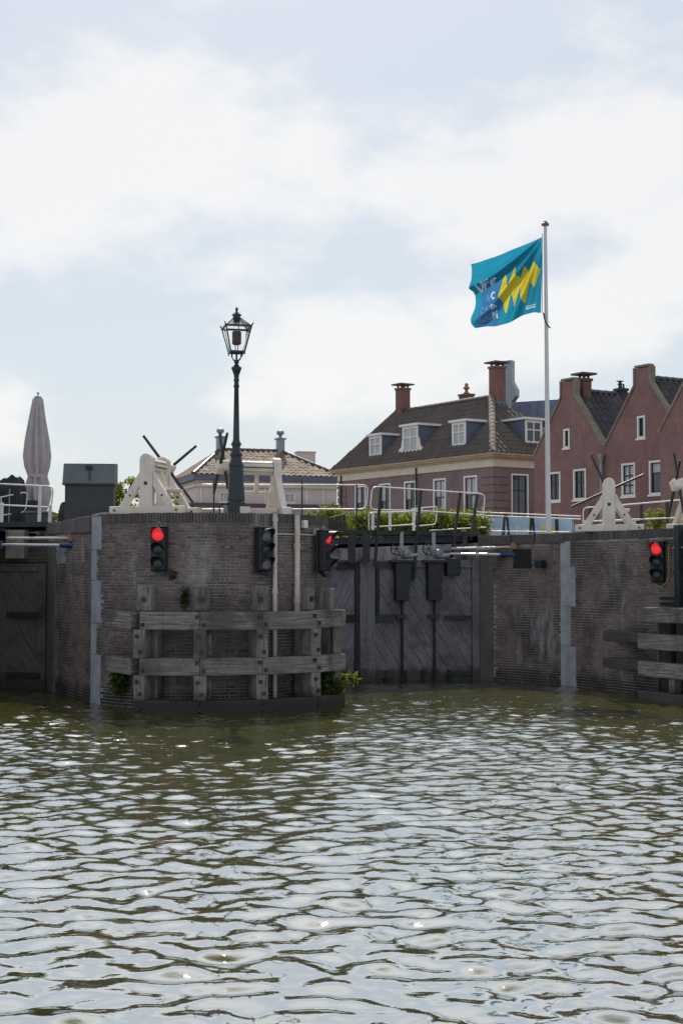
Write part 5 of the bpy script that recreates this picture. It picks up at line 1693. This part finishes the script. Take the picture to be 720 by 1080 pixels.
# --- the row of gabled houses
ur, vr = V((.517, -.856, 0)), V((.856, .517, 0))
HW = 2.335
def gable_house(name, label, origin, wins, attic, low, zs, chim, has_pipe, frames):
    root = empty(name, V((origin.x, origin.y, GZ)), label, 'house', 'brick houses with stepped gable tops', math.atan2(ur.y, ur.x), world=False)
    SH, SL, TP, bw = 8.07 - GZ, 10.47 - GZ, 11.22 - GZ, .40
    body = [(-HW, 0), (HW, 0), (HW, SH), (-HW, SH)]
    tri = [(-HW, SH), (HW, SH), (bw, SL), (-bw, SL)]
    blk = [(-bw, SL), (bw, SL), (bw, TP), (-bw, TP)]
    ops = wins + [attic] + low
    b = MB()
    facade(b, [body, tri, blk], ops)
    out = [(-HW, 0), (HW, 0), (HW, SH), (bw, SL), (bw, TP), (-bw, TP), (-bw, SL), (-HW, SH)]
    for p, q in zip(out[1:], out[2:] + out[:1]):
        b.poly([LF(p[0], p[1], 0), LF(p[0], p[1], .24), LF(q[0], q[1], .24), LF(q[0], q[1], 0)])
    b.bx(-HW + .02, HW - .02, .26, 9, 0, SH - .1)
    wl = b.build('wall', M_RBRICK, root)
    b = MB()
    for pl in (body, tri, blk): b.prism(pl, LF, .16, .239)
    b.build('inner_wall', M_DARK, root)
    # stone edge of the gable
    ed = [(HW + .03, SH - .02), (bw + .02, SL + .06), (bw + .02, TP + .04), (-bw - .02, TP + .04), (-bw - .02, SL + .06), (-HW - .03, SH - .02)]
    b = MB()
    for p, q in zip(ed, ed[1:]):
        d = V((q[0] - p[0], q[1] - p[1])).normalized(); n = V((d.y, -d.x)) * .09
        a_ = .004
        b.prism([(p[0] + d.x * a_, p[1] + d.y * a_), (p[0] + n.x, p[1] + n.y), (q[0] + n.x, q[1] + n.y), (q[0] - d.x * a_, q[1] - d.y * a_)], LF, -.04, .26)
    b.build('coping', plain('gable_coping', (.26, .22, .17), .85, .3, 3, streak=.3) if 'gable_coping' not in bpy.data.materials else bpy.data.materials['gable_coping'], root)
    for k, o in enumerate(wins): window(root, o, LF, .10, .03, *frames[k])
    window(root, attic, LF, .10, .03, 1, (.5,), M_SASHG)
    for o in low: window(root, o, LF, .09, .03, 1, (), M_SASHG, sill=False)
    RZ_ = SL - .12
    e0, e1 = V((-HW - .02, .25, SH - .05)), V((HW + .02, .25, SH - .05))
    b = MB(); b.mesh([e0, e1, e1 + V((0, 9, 0)), e0 + V((0, 9, 0)), V((0, .25, RZ_ + .45)), V((0, 9.25, RZ_ + .45))], [(1, 2, 5, 4), (3, 0, 4, 5), (0, 1, 4), (2, 3, 5)])
    rf = b.build('roof', M_TILEB, root)
    b = MB()
    roof_face(b, e1, e1 + V((0, 8.6, 0)), V((0, .25, RZ_ + .45)), V((0, 8.85, RZ_ + .45)), tw=.34, th=.42, roll=.14)
    roof_face(b, e0 + V((0, 8.6, 0)), e0, V((0, 8.85, RZ_ + .45)), V((0, .25, RZ_ + .45)), tw=.34, th=.42, roll=.14)
    b.build('roof_tiles', M_TILEB, rf, kind='stuff')
    ridge_tiles(rf, V((0, .4, RZ_ + .47)), V((0, 9, RZ_ + .47)), .42, .13, M_TILEB)
    for c, wx, wy, z0, z1, m, cp in chim: chimney(root, c, wx, wy, z0 - GZ, z1 - GZ, m, cp)
    if has_pipe:
        b = MB(); b.tube([LF(HW - .05, SH - .5, -.12), LF(HW - .05, 0, -.12)], .075, 8)
        b.lathe([(.08, -.25), (.15, .05), (.15, .12)], (HW - .05, -.12, SH - .35), 10); b.build('drain_pipe', M_GALV, root)
    return root
zg = GZ
O1 = V((9.89, 62, 0))
gable_house('gable_house', 'brick gable house with capped chimney right behind the flagpole', O1,
    [(-1.44, -.53, 5.98 - zg, 7.30 - zg), (.30, 1.165, 5.98 - zg, 7.33 - zg)], (-.335, .11, 8.28 - zg, 9.15 - zg), [(-.68, .32, 3.95 - zg, 5.06 - zg)],
    None, [((.10, .85), .46, .46, 10.2, 11.25, M_CHIM, 'plate'), ((.0, 3.1), .40, .40, 10.3, 10.98, M_CHIMD, 'pots')], True,
    [(2, (.4,), M_SASHG), (2, (.4,), M_SASHG)])
gable_house('gable_house', 'brick gable house with bare square top between the other two gables', O1 + ur * 4.67,
    [(-1.31, -.46, 5.98 - zg, 7.38 - zg), (.32, 1.17, 5.98 - zg, 7.38 - zg)], (-.345, .15, 8.33 - zg, 9.27 - zg), [(-2.0, -.75, 3.95 - zg, 5.05 - zg), (-.55, .8, 3.95 - zg, 5.05 - zg)],
    None, [], False, [(2, (.36, .68), M_SASHG, M_PANE, True, [(0, 0), (0, 1), (1, 0), (1, 1), (2, 0), (2, 1)]), (1, (.35,), M_SASHG, M_PANE, True, [(0, 0)])])
gable_house('gable_house', 'brick gable house projecting forward at the right edge', V((11.86, 53.0, 0)) + ur * (HW + .04),
    [(-.2, .7, 5.98 - zg, 7.38 - zg), (1.1, 2.0, 5.98 - zg, 7.38 - zg)], (-.25, .25, 8.33 - zg, 9.27 - zg), [],
    None, [], False, [(2, (.4,), M_SASHG), (2, (.4,), M_SASHG)])

# --- the pale building on the left
uw, vw = V((.9505, .311, 0)), V((-.311, .9505, 0))
wl_ = empty('pale_building', V((-9.14, 90, GZ)), 'pale plastered building with tan hipped tile roof behind the lamp post', 'building', None, math.atan2(uw.y, uw.x), world=False)
WL, WD, WE, WR = 9.3, 7.0, 8.75 - GZ, 10.98 - GZ
wo_ = [(5.7, 6.5, 7.35 - GZ, 8.05 - GZ), (1.4, 2.1, 7.3 - GZ, 8.05 - GZ), (3.3, 4.1, 4.6 - GZ, 6.3 - GZ)]
so_ = [(2.3, 3.1, 7.3 - GZ, 8.2 - GZ)]
sl_ = lambda x, z, y: V((y, WD - x, z))
b = MB(); facade(b, [[(0, 0), (WL, 0), (WL, WE), (0, WE)]], wo_); facade(b, [[(0, 0), (WD, 0), (WD, WE), (0, WE)]], so_, fn=sl_)
b.poly([LF(WL, 0, 0), LF(WL, 0, WD), LF(WL, WE, WD), LF(WL, WE, 0)])
b.build('wall', M_PLASTER, wl_)
b = MB(); b.bx(.16, WL - .16, .16, WD - .16, 0, WE); b.build('interior', M_DARK, wl_)
for o in wo_: window(wl_, o, LF, .09, .02, 2, (), M_FRAME, M_CURT)
for o in so_: window(wl_, o, sl_, .09, .02, 2, (), M_FRAME, M_PANE)
b = MB(); b.bx(-.32, WL + .3, -.32, .3, WE, WE + .36); b.bx(-.32, .3, .302, WD, WE, WE + .36); b.build('gutter', M_SLATE, wl_)
b = MB(); b.bx(-.06, WL, -.16, -.002, WE - .42, WE - .25); b.bx(-.16, -.002, .0, WD, WE - .42, WE - .25); b.build('band', M_FRIEZE, wl_)
b = MB(); b.bx(-.25, WL + .1, -.55, -.003, 7.28 - GZ - .22, 7.28 - GZ); b.bx(-.5, -.003, .0, WD, 7.28 - GZ - .22, 7.28 - GZ); b.build('ledge', M_PURPLE, wl_)
for x in (0.2, 1.0, 2.6, 4.4, 5.3, 7.2, 8.3):
    b = MB(); b.bx(x, x + .09, -.05, -.002, 0, WE - .43); b.build('pilaster', M_FRAME, wl_)
b = MB(); b.bx(-.2, WL, -.35, -.003, 6.15 - GZ, 6.3 - GZ); b.build('ledge', M_FRIEZE, wl_)
e0, e1, e2, e3 = V((-.3, -.3, WE + .36)), V((WL + .3, -.3, WE + .36)), V((WL + .3, WD + .3, WE + .36)), V((-.3, WD + .3, WE + .36))
r0, r1 = V((2.2, 3.0, WR)), V((6.3, 3.0, WR))
b = MB(); b.mesh([e0, e1, e2, e3, r0, r1], [(0, 1, 5, 4), (1, 2, 5), (2, 3, 4, 5), (3, 0, 4)]); rf = b.build('roof', M_TILET, wl_)
b = MB(); roof_face(b, e0, e1, r0, r1, tw=.36, th=.40, roll=.07); roof_face(b, e3, e0, r0, r0, tw=.36, th=.40, roll=.06); b.build('roof_tiles', M_TILET, rf, kind='stuff')
ridge_tiles(rf, e0, r0, .42, .15, M_TILEB); ridge_tiles(rf, r0, r1, .42, .15, M_TILEB); ridge_tiles(rf, e1, r1, .42, .15, M_TILEB)
for p in (r0, r1):
    b = MB(); b.box(p + V((0, 0, .2)), (.48, .48, 1.2)); b.box(p + V((0, 0, .83)), (.66, .66, .10)); b.lathe([(.15, 0), (.09, .14), (.24, .26), (.27, .36), (.24, .46), (.10, .56)], p + V((0, 0, .89)), 14); b.build('finial', M_GALV, rf)
b = MB(); b.bx(WL - 1.75, WL - .55, 3.0, 3.8, WE + .3, 10.95 - GZ); b.bx(WL - 1.81, WL - .49, 2.94, 3.86, 10.952 - GZ, 11.03 - GZ); b.build('chimney', M_PLASTER, wl_)
